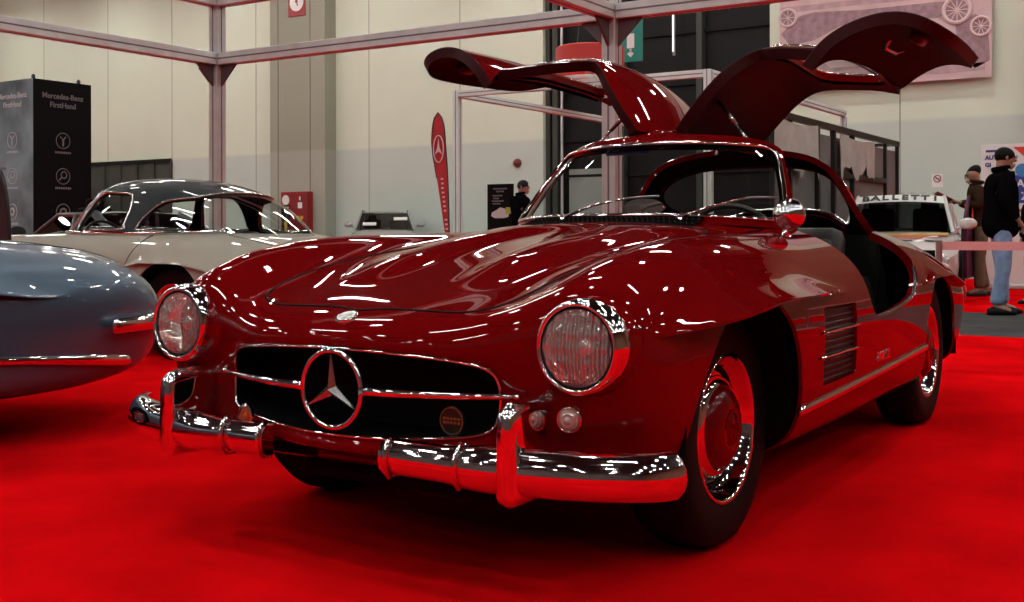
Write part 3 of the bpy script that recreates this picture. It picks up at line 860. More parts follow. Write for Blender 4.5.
def gull_door(sd, root, paint):
    M = hinge_mat(sd)
    dr, sw = uvpoly(DROOF), uvpoly(SWIN)
    d = bpy.data.objects.new('gullwing_door', None); link(d, root)
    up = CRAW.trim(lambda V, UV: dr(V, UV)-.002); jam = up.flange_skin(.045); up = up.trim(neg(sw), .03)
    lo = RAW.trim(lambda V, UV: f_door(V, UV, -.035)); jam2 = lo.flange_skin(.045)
    # body panel ends at the belt line
    belt = lambda V, UV: np.where(V[:, 2] > .7, -sd_poly(V[:, 0], V[:, 1], BELT), 1.)+.012
    lo = lo.trim(belt)
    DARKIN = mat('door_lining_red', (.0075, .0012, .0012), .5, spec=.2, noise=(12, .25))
    JAMB = mat('door_jamb_shaded', (.030, .0012, .0018), .5, spec=.15)  # jamb is body red; its shade is put into this darker colour
    fl = (lambda s: s) if sd > 0 else (lambda s: s.flipped())
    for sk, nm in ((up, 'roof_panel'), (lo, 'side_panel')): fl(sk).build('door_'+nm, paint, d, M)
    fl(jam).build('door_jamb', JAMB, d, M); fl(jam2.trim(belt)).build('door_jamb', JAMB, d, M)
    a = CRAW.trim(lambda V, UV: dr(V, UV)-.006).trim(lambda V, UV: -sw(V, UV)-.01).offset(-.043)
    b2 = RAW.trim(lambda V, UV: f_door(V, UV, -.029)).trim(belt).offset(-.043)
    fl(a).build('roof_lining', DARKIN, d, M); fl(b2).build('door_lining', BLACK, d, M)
    g = CRAW.trim(lambda V, UV: np.minimum(sw(V, UV), 1.)).offset(-.012); fl(g).build('side_window', GLASS, d, M)
    # chrome frame of the side window
    k = CRAW.trim(neg(sw))
    b = B()
    for l, cl in chain(k.edges):
        P = [M @ Vector((k.V[i][0]+k.N[i][0]*.002, sd*(k.V[i][1]+k.N[i][1]*.002), k.V[i][2]+k.N[i][2]*.002)) for i in l]
        b.tube(P, .006, 8, closed=cl)
    b.build('window_trim', CHROME, d, smooth=True)
    # rain gutter clasp, pull handle, lock block
    b = B(); p = M @ Vector((-1.62, sd*.49, 1.205)); b.box(p, (.16, .03, .012), M=Matrix.Rotation(OPEN*sd-.9*sd, 4, 'X'), bev=.005); b.build('roof_clasp', CHROME, d, smooth=True)
    b = B(); P = [M @ Vector((x, sd*y, z)) for x, y, z in ((-1.28, .765, .79), (-1.33, .725, .80), (-1.50, .725, .805), (-1.55, .765, .79))]; b.tube(P, .010, 8); b.build('pull_handle', CHROME_D, d, smooth=True)
    b = B().box(M @ Vector((-1.22, sd*.815, .68)), (.10, .05, .05), M=Matrix.Rotation(OPEN*sd, 4, 'X'), bev=.012)
    b.build('door_lock', mat('lock_red', (.03, .004, .004), .3, .3), d, smooth=True, autosmooth=.7)
    # lifting strut to the roof frame and its bracket
    p0 = M @ Vector((-1.33, sd*.22, 1.262)); p1 = Vector((-1.245, sd*.36, 1.232))
    b = B(); b.tube([p0, p0+(p1-p0)*.55], .009, 10); b.tube([p0+(p1-p0)*.5, p1], .006, 10); b.tube([p0-Vector((0, 0, .02)), p0+Vector((0, 0, .03))], .006, 8); b.build('door_strut', CHROME_D, d, smooth=True)
    for hx, hz in ((-1.40, 1.312), (-1.85, 1.298)): B().box(Vector((hx, sd*.05, hz)), (.06, .035, .02), bev=.006).build('door_hinge', CHROME, d, smooth=True)
    return d

BVH_CAGE = BVHTree.FromPolygons([Vector(v) for v in CRAW.V], CRAW.F)
def ws_point(u, v, off=.02):
    """point on the windscreen seen at photograph position (u, v)"""
    o, dd = ray(u, v); best = None
    for m in (1, -1):
        h = BVH_CAGE.ray_cast(Vector((o.x, o.y*m, o.z)), Vector((dd.x, dd.y*m, dd.z)))
        if h[0]:
            p = Vector((h[0].x, h[0].y*m, h[0].z))
            if best is None or (p-o).length < (best-o).length: best = p
    return best-dd.normalized()*off

def cowl_details(root):
    # louvred air intake in front of the windscreen
    b = B(); V = []; F = []
    for k in range(25):
        y = -.36+.72*k/24; z0, n = top_z(-.645-.10*y*y, y)
        o, dd = Vector((2, abs(y), .952)), Vector((-1, 0, 0)); h = BVH_CAGE.ray_cast(o, dd); xr = h[0].x if h[0] else -.72
        V += [(-.648-.10*y*y, y, z0+.001), (xr+.012, y, .948-.03*y*y)]
    for k in range(24): F.append((2*k, 2*k+1, 2*k+3, 2*k+2))
    o = B().add(V, F).build('cowl_grille', mat('cowl_black', (.004, .004, .004), .8, spec=0.), root)
    for k in range(72):
        t = k/71*23.99; i = int(t); f = t-i
        p = Vector(V[2*i])*(1-f)+Vector(V[2*i+2])*f; q = Vector(V[2*i+1])*(1-f)+Vector(V[2*i+3])*f
        for s_ in (.25, .7):
            c = p*(1-s_)+q*s_; B().box(c+Vector((0, .003*(k % 2), .001)), (.007, .0035, .004)).build('cowl_louvre', CHROME_D, o) if k % 2 == 0 else None
    for pts, y0 in ((((563, 217), (594, 205), (624, 199)), ((590, 205.5), (626, 198.5), (659, 196))), None), ((((680, 216.5), (712, 206), (746, 197)), ((712, 206.5), (746, 198), (778, 197.5))), None):
        arm = [ws_point(*p, .035) for p in pts[0]]; bl = [ws_point(*p, .018) for p in pts[1]]
        w = B().tube([arm[0]-Vector((0, 0, .03)), arm[0]], .012, 10).tube(arm, [.006, .0045, .0035], 8).build('wiper_arm', CHROME, root, smooth=True)
        B().tube(smooth_poly([tuple(p) for p in bl], 6, closed=False), .0042, 6).build('wiper_blade', mat('wiper_grey', (.25, .25, .25), .3, .8), w, smooth=True)
    # wing mirrors on stalks
    for sd in (1,):
        c = Vector((-.715, sd*.692, .948)); z, n = top_z(-.70, sd*.685)
        M = Matrix.Translation(c) @ Matrix.Rotation(PI/2, 4, 'Y')
        b = B().lathe([(0, .062), (.018, .058), (.034, .046), (.046, .028), (.053, .006), (.055, -.012), (.054, -.020), (.050, -.022), (0, -.021)], M, 40)
        o = b.build('wing_mirror', CHROME, root, smooth=True)
        B().lathe([(.022, 0), (.018, .006), (.009, .012), (.008, .05), (.012, c.z-z-.03)], Matrix.Translation((-.703, sd*.685, z-.004)), 20).build('mirror_stalk', CHROME, o, smooth=True)
    # sun visor and inside details seen through the windscreen
    V = [ws_point(*p, -.05) for p in ((607, 149), (650, 147.5), (648, 154), (606, 156))]
    e = B().add(V+[p+Vector((-.012, 0, 0)) for p in V], [(0, 1, 2, 3), (7, 6, 5, 4), (0, 4, 5, 1), (1, 5, 6, 2), (2, 6, 7, 3), (3, 7, 4, 0)])
    e.build('sun_visor', mat('visor_blue', (.02, .02, .06), .3), root)

def sill_trim(root):
    k = RAW.trim(lambda V, UV: -f_door(V, UV, -.002))
    for sd in (1, -1):
        b = B()
        for l, cl in chain(k.edges):
            P = [Vector((k.V[i][0]-k.N[i][0]*.012, sd*(k.V[i][1]-k.N[i][1]*.012), k.V[i][2]-k.N[i][2]*.012)) for i in l]
            P = [p for p in P if p.z < .74]
            if len(P) > 4: b.tube(P, .007, 8)
        if b.v: b.build('sill_moulding', mat('sill_black', (.02, .02, .02), .25), root, smooth=True)
car = thing('sports_car', 'dark red gull-wing coupe with both doors raised on the red carpet', 'car')
body_parts(car, PAINT); wheel_liners(car); front_end(car, PAINT); side_details(car, PAINT); cabin(car)
roof_and_glass(car, PAINT); cowl_details(car); sill_trim(car)
for sd in (1, -1): gull_door(sd, car, PAINT)
for x, yw in ((0., .752), (-2.4, .778)):
    for sd in (1, -1): build_wheel(car, x, sd, PAINT, yw)
for sd in (1, -1):
    yy, nn = side_y(-3.30, .56)
    B().lathe([(.05, -.01), (.05, .012), (.035, .03), (0, .036)], Matrix.Translation((-3.32, sd*(yy-.01), .56)) @ Matrix.Rotation(-PI/2*sd, 4, 'X'), 28).build('tail_lamp', mat('tail_red', (.35, .01, .01), .2, coat=1.), car, smooth=True)
# ------------------------------------------------------------------ the exhibition hall (axes follow the red car; back wall at x = XB)
XB = -23.; YL, YR, XF, ZC = -40., 22., 24., 11.
def two_tone(name, lo, hi, zsplit):
    m = mat(name, lo, .75)
    nt = m.node_tree; N = nt.nodes; L = nt.links; b = N['Principled BSDF']
    tc = N.new('ShaderNodeNewGeometry'); sx = N.new('ShaderNodeSeparateXYZ'); L.new(tc.outputs['Position'], sx.inputs[0])
    ns = N.new('ShaderNodeTexNoise'); ns.inputs['Scale'].default_value = .35; ns.inputs['Detail'].default_value = 8
    L.new(tc.outputs['Position'], ns.inputs['Vector'])
    mr = N.new('ShaderNodeMapRange'); mr.inputs['From Min'].default_value = zsplit-.05; mr.inputs['From Max'].default_value = zsplit+.05
    L.new(sx.outputs['Z'], mr.inputs['Value'])
    mx = N.new('ShaderNodeMix'); mx.data_type = 'RGBA'; mx.inputs['A'].default_value = (*lo, 1); mx.inputs['B'].default_value = (*hi, 1)
    L.new(mr.outputs['Result'], mx.inputs['Factor'])
    m2 = N.new('ShaderNodeMix'); m2.data_type = 'RGBA'; m2.blend_type = 'MULTIPLY'; m2.inputs['Factor'].default_value = .22
    cr = N.new('ShaderNodeValToRGB'); cr.color_ramp.elements[0].position = .35; cr.color_ramp.elements[0].color = (.75, .75, .75, 1); cr.color_ramp.elements[1].position = .65
    L.new(ns.outputs['Fac'], cr.inputs['Fac']); L.new(mx.outputs['Result'], m2.inputs['A']); L.new(cr.outputs['Color'], m2.inputs['B'])
    L.new(m2.outputs['Result'], b.inputs['Base Color'])
    return m
WALLM = two_tone('wall_paint', (.53, .60, .545), (.64, .71, .58), 3.35)
PIL = two_tone('pilaster_paint', (.36, .37, .31), (.30, .31, .24), 3.35)
DARKWALL = mat('dark_wall', (.11, .105, .10), .8, noise=(.4, .3))
GATE = mat('gate_dark', (.0045, .005, .0045), .5, spec=.2, noise=(.6, .5))
ALU = mat('brushed_aluminium', (.58, .60, .60), .38, .35, noise=(8, .08))
ALU_D = mat('aluminium_slot', (.16, .14, .15), .5, .3)
WHITE_F = mat('white_frame', (.66, .76, .75), .45, noise=(6, .05))
CARPET = mat('red_carpet', (.66, .0025, .0045), .95, spec=0., noise=(1.6, .22), bump=.25, bscale=420)
AISLE = mat('grey_carpet', (.055, .055, .055), .95, spec=.1, noise=(2.5, .25), bump=.25, bscale=420)
CONC = mat('concrete', (.20, .20, .19), .5, noise=(.5, .25))

def quad(name, pts, m, kind='structure'):
    o = mesh_obj(name, pts, [(0, 1, 2, 3)], m); o['kind'] = kind; return o
def slab(name, x0, x1, y0, y1, z0, z1, m):
    o = B().box(((x0+x1)/2, (y0+y1)/2, (z0+z1)/2), (x1-x0, y1-y0, z1-z0)).build(name, m); return structure(o)
slab('floor', XB-1, XF, YL, YR, -.16, -.01, CONC)
slab('floor_carpet', -7.07, XF-.5, YL+.5, YR-.5, -.01, 0., CARPET)
slab('floor_aisle', -9.87, -7.07, YL+.5, YR-.5, -.01, 0., AISLE)
slab('floor_carpet', -18.5, -9.87, YL+.5, YR-.5, -.01, 0., CARPET)
gy0, gy1 = -13.65, -7.30
slab('wall_back', XB-.4, XB, YL, gy0, 0, ZC, WALLM); slab('wall_back', XB-.4, XB, gy1, -1.45, 0, ZC, WALLM); slab('wall_back', XB-.4, XB+.3, -1.45, YR, 0, ZC, mat('warm_wall', (.20, .10, .06), .8, noise=(.4, .2)))
slab('wall_left', XB, XF, YL-.3, YL, 0, ZC, WALLM); slab('wall_right', XB, XF, YR, YR+.3, 0, ZC, mat('warm_wall', (.26, .17, .11), .8, noise=(.4, .2)))
slab('wall_front', XF, XF+.3, YL, YR, 0, ZC, DARKWALL)
slab('ceiling', XB-.4, XF, YL, YR, ZC, ZC+.2, mat('ceiling_black', (.012, .012, .013), .9))
# the pilaster with the fire point
py0, py1 = -23.32, -21.04
slab('trim_pilaster', XB, XB+.5, py0, py1, 0, ZC, PIL)
for u in (278, 310): p = hit(u, 100, 'x', XB+.505); slab('trim_seam', XB+.50, XB+.506, p.y-.012, p.y+.012, 0, ZC, mat('seam', (.10, .10, .09), .9))
for u in (44, 108, 172, 256, 335, 369, 460, 900):
    p = hit(u, 100, 'x', XB+.002); slab('trim_seam', XB-.002, XB+.004, p.y-.014, p.y+.014, 0, ZC, mat('seam_light', (.30, .30, .25), .9))
# the tall dark gate
def gate():
    g = bpy.data.objects.new('door_1', None); g.location = (XB-.35, (gy0+gy1)/2, 0); link(g); structure(g)
    w = gy1-gy0
    B().box((-.05, 0, ZC/2), (.1, w, ZC)).build('door_leaf', GATE, g)
    for k, u in enumerate((545, 556, 622, 700)):
        y = hit(u, 60, 'x', XB-.2).y-(gy0+gy1)/2
        B().box((.10, y, ZC/2), (.24, .16 if k else .36, ZC), bev=.01).build('door_post', mat('gate_post', (.045, .05, .042), .5, spec=.3), g)
    y = hit(560.5, 60, 'x', XB-.1).y-(gy0+gy1)/2
    B().box((.18, y, 4.), (.05, .05, 8.)).build('door_guide', ALU, g)
    for z in (1.1, 2.35, 3.3, 4.6, 5.9, 7.2): B().box((.03, 0, z), (.10, w, .07)).build('door_rail', mat('gate_rail', (.011, .012, .011), .5, spec=.1), g)
    a = hit(574, 165, 'x', XB-.2); c = hit(600, 214, 'x', XB-.2)
    B().box((.05, (a.y+c.y)/2-(gy0+gy1)/2, (a.z+c.z)/2-.4), (.03, (c.y-a.y)*1.5, 1.9)).build('door_panel', mat('gate_sheen', (.26, .28, .27), .3), g)  # pale board drawn for the grey sheen on the gate
gate()
# low dark roller opening far left
a = hit(90, 162, 'x', XB); c = hit(172, 162, 'x', XB)
d2 = bpy.data.objects.new('door_2', None); d2.location = (XB+.02, (a.y+c.y)/2, 0); link(d2); structure(d2)
B().box((0, 0, 1.65), (.04, c.y-a.y, 3.3)).build('door_leaf', mat('roller_dark', (.035, .04, .038), .35, noise=(2, .3)), d2)
for k in range(6): B().box((.04, -(c.y-a.y)/2+k*(c.y-a.y)/5, 1.65), (.06, .10, 3.3)).build('door_post', mat('gate_post'), d2)
B().box((.04, 0, 3.3), (.08, c.y-a.y, .14)).build('door_head', mat('gate_rail'), d2)

# ceiling lamps: rows of long luminaires and round high-bays
LAMP = mat('lamp_glow', (1, 1, 1), .5, emit=(1., .97, .93), estr=LAMP_S) if 'LAMP_S' in globals() else mat('lamp_glow', (1, 1, 1), .5, emit=(1., .96, .90), estr=105.)
def tube_lamp():
    t = thing('ceiling_light', 'long white luminaire hanging from the dark hall ceiling', 'ceiling light', group='long luminaires under the ceiling')
    B().box((0, 0, .05), (.24, 1.9, .07), bev=.015).build('housing', mat('lamp_housing', (.25, .25, .25), .5), t)
    B().box((0, 0, 0), (.17, 1.8, .03), bev=.01).build('diffuser', LAMP, t)
    for y in (-.7, .7): B().tube([(0, y, .08), (0, y, 1.55)], .006, 6).build('hanger', mat('lamp_housing'), t)
    return t
def bay_lamp():
    t = thing('high_bay_lamp', 'round high-bay lamp hanging from the dark hall ceiling', 'ceiling light', group='round high-bay lamps under the ceiling')
    B().lathe([(.05, .34), (.08, .30), (.12, .16), (.26, .02), (.27, 0), (.255, .01), (.11, .15)], n=28).build('lamp_shade', mat('lamp_housing'), t, smooth=True)
    B().lathe([(0, -.005), (.20, -.005), (.24, .02), (0, .03)], n=28).build('diffuser', LAMP, t, smooth=True)
    B().tube([(0, 0, .3), (0, 0, 1.55)], .012, 6).build('hanger', mat('lamp_housing'), t)
    return t
T0, H0 = tube_lamp(), bay_lamp(); first = {'t': True, 'h': True}
def lamp_at(kind, x, y, rz=0.):
    src = T0 if kind == 't' else H0
    o = src if first[kind] else copy_tree(src); first[kind] = False
    o.location = (x, y, 9.4); o.rotation_euler = (0, 0, rz)
for i, x in enumerate((-20.2, -17.4, -13.2, -9., -4.8, -.6, 3.6)):          # rows of luminaires across the hall, extra ones added to brighten the back wall
    for j in range(10):
        lamp_at('t' if i % 2 == 0 else 'h', x, -36.5+j*5.6+(2.0 if i % 2 else 0))
for i, x in enumerate((6.5, 10.5, 15., 20.)):  # extra front rows added for glints in headlight lenses and chrome
    for j in range(8): lamp_at('h', x, -20+j*4.6+(2.0 if i % 2 else 0))
# ------------------------------------------------------------------ aluminium stand frame round the cars
ZB = 2.545
P1 = Vector((-4.58, -6.26, 0)); P2 = Vector((-4.58, -1.99, 0))
def extr(b, a, c, w, mi0=0, mi1=1):
    """square extrusion with a slot along every face"""
    a, c = Vector(a), Vector(c); d = c-a; L = d.length; q = d.to_track_quat('Z', 'X').to_matrix().to_4x4()
    if abs(d.normalized().z) > .99: q = Matrix.Identity(4)
    M = Matrix.Translation((a+c)/2) @ q
    b.box((a+c)/2, (w, w, L), M=q, bev=.006)
    for k in range(4):
        R = q @ Matrix.Rotation(k*PI/2, 4, 'Z'); b.box((a+c)/2+R @ Vector((w/2, 0, 0)), (.004, w*.12, L*.998), M=R, mi=1)
    return b
def frame_post(name, label, p, z1, group):
    t = thing(name, label, 'post', tuple(p), group=group)
    extr(B(), (0, 0, 0), (0, 0, z1), .115).build('profile', [ALU, ALU_D], t)
    B().box((0, 0, .006), (.24, .24, .012), bev=.003).build('foot_plate', ALU, t)
    for dx, dy in ((1, 0), (0, 1), (0, -1)):
        M = Matrix(((dx, -dy, 0, 0), (dy, dx, 0, 0), (0, 0, 1, 0), (0, 0, 0, 1)))
        b = B(); b.prism([(.058, -.06), (.058, -.26), (.26, -.06)], .02, M @ Matrix.Translation((0, .01, ZB)) @ Matrix.Rotation(PI/2, 4, 'X')); b.build('corner_bracket', mat('bracket_dark', (.10, .08, .085), .5, .4), t)
    return t
frame_post('stand_post', 'tall aluminium post of the stand frame behind the beige hardtop roadster', P1, 3.3, 'stand frame posts')
frame_post('stand_post', 'tall aluminium post of the stand frame behind the red gull-wing roof', P2, 3.3, 'stand frame posts')
def beam(label, a, c, w=.115):
    o = extr(B(), a, c, w).build('stand_beam', [ALU, ALU_D]); return tag(o, label, 'beam', 'stand frame beams')
up = Vector((0, 0, ZB)); e = .06
beam('aluminium beam between the two tall posts, passing behind the left raised door', P1+up+Vector((0, e, 0)), P2+up-Vector((0, e, 0)))
beam('aluminium beam running from the right post out of the picture over the vintage car banner', P2+up+Vector((0, e, 0)), P2+up+Vector((0, 5.5, 0)))
beam('aluminium beam coming forward from the left post, over the dark display tower', P1+up+Vector((e, 0, 0)), P1+up+Vector((6.5, 0, 0)))
beam('short length of aluminium beam coming forward overhead from the right post', P2+up+Vector((e, 0, 0)), P2+up+Vector((5.0, 0, 0)))
up2 = Vector((0, 0, 3.11))
beam('upper aluminium beam going right from the top of the left post', P1+up2+Vector((0, e, 0)), P1+up2+Vector((0, 4.2, 0)))
beam('upper aluminium beam coming forward from the top of the left post', P1+up2+Vector((e, 0, 0)), P1+up2+Vector((6.5, 0, 0)))
# white frame of the neighbouring stand
A = Vector((-9.1, -6.63, 0)); Bc = Vector((-9.1, -3.09, 0)); zf = 2.745
def wpost(p, label):
    t = thing('frame_post', label, 'post', tuple(p), group='white frame uprights')
    extr(B(), (0, 0, 0), (0, 0, zf), .09).build('profile', [WHITE_F, ALU_D], t)
    B().box((0, 0, .005), (.2, .2, .01)).build('foot_plate', WHITE_F, t)
wpost(A, 'slim white upright of the neighbouring stand, beside the red feather flag'); wpost(Bc, 'white upright of the neighbouring stand between the raised doors')
def wbeam(label, a, c):
    o = extr(B(), a, c, .09).build('frame_beam', [WHITE_F, ALU_D]); tag(o, label, 'beam', 'white frame beams')
z = Vector((0, 0, zf-.045)); e = .046
wbeam('white beam between the two white uprights, behind the left raised door', A+z+Vector((0, e, 0)), Bc+z-Vector((0, e, 0)))
wbeam('slim white beam receding from the upright beside the red flag', A+z-Vector((e, 0, 0)), A+z+Vector((-6.8, 0, 0)))
wbeam('white beam receding above the black mesh cage', Bc+z-Vector((e, 0, 0)), Bc+z+Vector((-5.4, 0, 0)))
t = thing('frame_post', 'white upright at the far end of the frame over the black cage', 'post', (-14.5, -3.09, 0), group='white frame uprights')
extr(B(), (0, 0, 0), (0, 0, zf-.095), .09).build('profile', [WHITE_F, ALU_D], t)

# black framed cage with grey panels and cloths
CG = -2.97
cg = thing('mesh_cage', 'black framed cage with grey panels and draped cloths behind the red car', 'cage', (-13.2, CG, 0))
BLK = mat('cage_black', (.006, .006, .006), .4); GREYP = mat('cage_grey', (.17, .165, .16), .6, noise=(3, .12)); CLOTH = mat('cloth_grey', (.42, .41, .37), .85, noise=(5, .12))
def cx(u): return hit(u, 130, 'y', CG).x+13.2
def bar(a, c, w=.06): B().box((Vector(a)+Vector(c))/2, [max(abs(p-q), w) for p, q in zip(a, c)], bev=.006).build('cage_bar', BLK, cg)
us = [772, 790, 817, 833, 852, 885, 897]
for u in us: bar((cx(u), 0, 0), (cx(u), 0, 2.40), .075 if u in (817, 833, 852) else .06)
bar((cx(772)+.3, 0, 2.40), (cx(897), 0, 2.40), .09); bar((cx(833), 0, 1.72), (cx(885), 0, 1.72), .08); bar((cx(772), 0, .06), (cx(897), 0, .06)); bar((cx(885), 0, 1.20), (cx(897), 0, 1.20), .04)
for k in range(len(us)-1):
    a, c = cx(us[k]), cx(us[k+1])
    B().box(((a+c)/2, -.03, 1.15), (abs(c-a)-.05, .012, 2.25)).build('cage_panel', GREYP, cg)
bar((cx(897), 0, 2.40), (cx(897), -.9, 2.40)); bar((cx(897), -.9, 0), (cx(897), -.9, 2.40))
def cloth(u0, u1, z0, z1, ph):
    a, c = cx(u0), cx(u1); V = []; F = []; nx, nz = 26, 8
    for i in range(nx):
        for k in range(nz):
            s = k/(nz-1); x = a+(c-a)*i/(nx-1)
            zz = z1-(z1-z0+.10*math.sin(i*.55+ph)+.05*math.sin(i*1.3))*s-.05*math.sin(PI*i/(nx-1))*(1-s)
            V.append((x, .055+.018*math.sin(i*1.1+ph)*s, zz))
    for i in range(nx-1):
        for k in range(nz-1): F.append((i*nz+k, i*nz+k+1, (i+1)*nz+k+1, (i+1)*nz+k))
    n = len(V); V += [(x, y+.006, z) for x, y, z in V]; F += [tuple(q+n for q in f)[::-1] for f in F]
    o = B().add(V, F).build('cage_cloth', CLOTH, None, smooth=True); o.location = (-13.2, CG, 0)
    return o
tag(cloth(770, 814, 1.72, 2.36, 0.), 'pale cloth draped on the nearest bay of the black cage', 'cloth', 'cloths on the cage')
tag(cloth(836, 871, 1.78, 2.33, 1.2), 'pale cloth hung in the middle bay of the black cage', 'cloth', 'cloths on the cage')
# barrier band at the edge of the aisle
bt = thing('barrier', 'pale pink barrier band stretched in front of the visitors', 'barrier', (-7.0, -.2, 0))
yb0 = hit(939, 246, 'x', -7.).y
B().box((0, 1.55+(yb0+.2), .757), (.004, 3.1, .072)).build('band', mat('band_pink', (.62, .36, .36), .6), bt)
for y in (yb0+.2, 3.1+yb0+.2):
    B().tube([(0, y, .02), (0, y, .80)], .028, 16).lathe([(0, .035), (.05, .03), (.16, .012), (.17, 0), (0, 0)], Matrix.Translation((0, y, 0)), 32).build('barrier_post', mat('post_grey', (.32, .27, .27), .3, .6), bt, smooth=True, autosmooth=.7)
# ------------------------------------------------------------------ signs, banners, displays
RX = (PI/2, 0, PI/2)      # lettering on faces looking along +x
RY = (PI/2, 0, PI)        # lettering on faces looking along +y
WHITE = mat('sign_white', (.75, .75, .74), .5); RED = mat('sign_red', (.28, .008, .010), .5); INK = mat('ink_black', (.01, .01, .012), .5)
DIM = mat('print_grey', (.13, .14, .145), .5); BLUEI = mat('ink_blue', (.03, .04, .20), .5)
# dark display tower
TC = at(33, 78, 24.); tw = 1.45; th = TC.z
tv = thing('display_tower', 'tall dark box tower with white lettering at the left edge', 'display tower', (TC.x-tw/2, TC.y-tw/2, 0))
FACE_L = mat('tower_lit', (.16, .235, .26), .5, spec=.2, noise=(1.1, .6)); FACE_R = mat('tower_black', (.003, .003, .0035), .6, spec=.08)  # light falling on the left face is put into its colour
B().box((0, 0, th/2), (tw-.02, tw-.02, th)).build('tower_frame', FACE_R, tv)
B().box((tw/2, 0, th/2), (.02, tw, th), bev=.004).build('tower_panel', FACE_L, tv)
B().box((0, tw/2, th/2), (tw, .02, th), bev=.004).build('tower_panel', FACE_R, tv)
for px, py in ((tw/2-.03, tw/2-.03), (-tw/2+.3, tw/2-.03)): B().lathe([(.04, 0), (.045, .05), (.02, .09), (0, .10)], Matrix.Translation((px, py, th)), 16).build('corner_knob', BLK, tv, smooth=True)
for face in (0, 1):
    f = (lambda s, z: (tw/2+.012, s, z)) if face == 0 else (lambda s, z: (-s, tw/2+.012, z))
    R = RX if face == 0 else RY; col = mat('print_pale', (.42, .47, .49), .5) if face == 0 else DIM  # lettering also made paler on the lit face
    text_obj('tower_lettering', 'Mercedes-Benz', .165, col, tv, f(0, th-.34), R, .003, bold=.003); text_obj('tower_lettering', 'FirstHand', .165, col, tv, f(0, th-.53), R, .003, bold=.003)
    for n, z in enumerate((th-1.30, th-2.08, th-2.86)):
        b = B(); Mx = (Matrix.Rotation(PI/2, 3, 'Z') if face == 0 else Matrix.Rotation(PI, 3, 'Z')) @ Matrix.Rotation(PI/2, 3, 'X')
        c = Vector(f(0, z)); b.tube([c+Mx @ Vector((.17*math.cos(a), .17*math.sin(a), 0)) for a in np.linspace(0, 2*PI, 36, endpoint=False)], .009, 6, closed=True)
        if n == 0: b.tube([c+Mx @ Vector((0, -.12, 0)), c+Mx @ Vector((0, .02, 0))], .022, 6).tube([c+Mx @ Vector((-.07, .09, 0)), c+Mx @ Vector((0, .02, 0)), c+Mx @ Vector((.07, .09, 0))], .014, 6)
        if n == 1: b.tube([c+Mx @ Vector((.02+.07*math.cos(a), .03+.07*math.sin(a), 0)) for a in np.linspace(0, 2*PI, 24, endpoint=False)], .012, 6, closed=True).tube([c+Mx @ Vector((-.03, -.02, 0)), c+Mx @ Vector((-.10, -.09, 0))], .014, 6)
        if n == 2: b.tube([c+Mx @ Vector((.07*math.cos(a), .07*math.sin(a), 0)) for a in np.linspace(0, 2*PI, 24, endpoint=False)], .022, 6, closed=True)
        b.build('tower_icon', col, tv)
        b = B()
        for k in range(9): b.box(f(-.18+k*.045, z-.26), (.004, .03, .045) if face == 0 else (.03, .004, .045))
        b.build('tower_caption', col, tv)
# rounded black pop-up banner at the very edge
c = at(-4, 236, 7.3)
pb = thing('popup_banner', 'black rounded pop-up banner cut off by the left edge', 'banner', (c.x, c.y, 0))
V = [(0, .145*math.cos(a)*(1 if math.sin(a) > 0 else 1), .80+.51*math.sin(a) if math.sin(a) > 0 else .80+.78*math.sin(a)) for a in np.linspace(0, 2*PI, 48, endpoint=False)]
B().add([(-.012, y, z) for _, y, z in V]+[(.012, y, z) for _, y, z in V], [tuple(range(48))[::-1], tuple(range(48, 96))]+[(i, (i+1) % 48, 48+(i+1) % 48, 48+i) for i in range(48)]).build('banner_sheet', mat('popup_black', (.010, .009, .014), .5), pb)
B().tube([(0, v[1], v[2]) for v in V], .014, 8, closed=True).build('banner_rim', BLK, pb, smooth=True)
b = B()
for k in range(5): b.box((.014, .05+k*.018, 1.30), (.003, .012, .018))
b.build('banner_caption', DIM, pb)
B().box((0, 0, .012), (.35, .3, .024), bev=.008).build('banner_foot', BLK, pb)
# red fire cabinet on the pilaster
a = hit(283, 192, 'x', XB+.75); c = hit(311, 192, 'x', XB+.75); w = c.y-a.y; zt = a.z
fc = thing('fire_cabinet', 'red fire cabinet with extinguisher window at the foot of the grey pilaster', 'fire cabinet', (XB+.5, (a.y+c.y)/2-.10, 0))
B().box((.12, -w*.02, zt/2), (.24, w*.96, zt), bev=.015).build('cabinet_body', RED, fc)
B().box((.245, w*.17, zt/2), (.02, w*.60, zt*.94), bev=.006).build('cabinet_door', mat('cabinet_red', (.20, .009, .012), .45), fc)
B().box((.245, -w*.31, zt*.60), (.015, w*.28, zt*.42), bev=.004).build('extinguisher_window', mat('window_black', (.012, .012, .012), .15), fc)
b = B().lathe([(0, 0), (.07, .02), (.08, .06), (.08, .36), (.05, .44), (.02, .46), (.02, .52), (0, .52)], Matrix.Translation((.20, -w*.31, zt*.42)), 20); b.build('extinguisher', mat('ext_yellow', (.50, .42, .04), .4), fc, smooth=True)
b = B().lathe([(0, .004), (.15, .004), (.15, 0)], Matrix.Translation((.257, -w*.31, zt*.88)) @ Matrix.Rotation(PI/2, 4, 'Y'), 28); b.build('round_sign', WHITE, fc)
B().box((.258, -w*.31, zt*.77), (.004, w*.22, .06)).build('sign_label', mat('label_pink', (.65, .30, .30), .5), fc)
B().box((.258, w*.20, zt*.80), (.006, w*.15, .18), bev=.002).build('instruction_plate', WHITE, fc)
B().box((.258, w*.20, zt*.62), (.006, w*.22, .10), M=Matrix.Rotation(0, 4, 'X'), bev=.02).box((.258, w*.20, zt*.60), (.006, w*.12, .17), bev=.02).build('warning_sign', mat('warn_yellow', (.75, .50, .03), .5), fc)
B().box((.262, w*.20, zt*.90), (.01, .05, .11), bev=.004).build('latch', WHITE, fc)
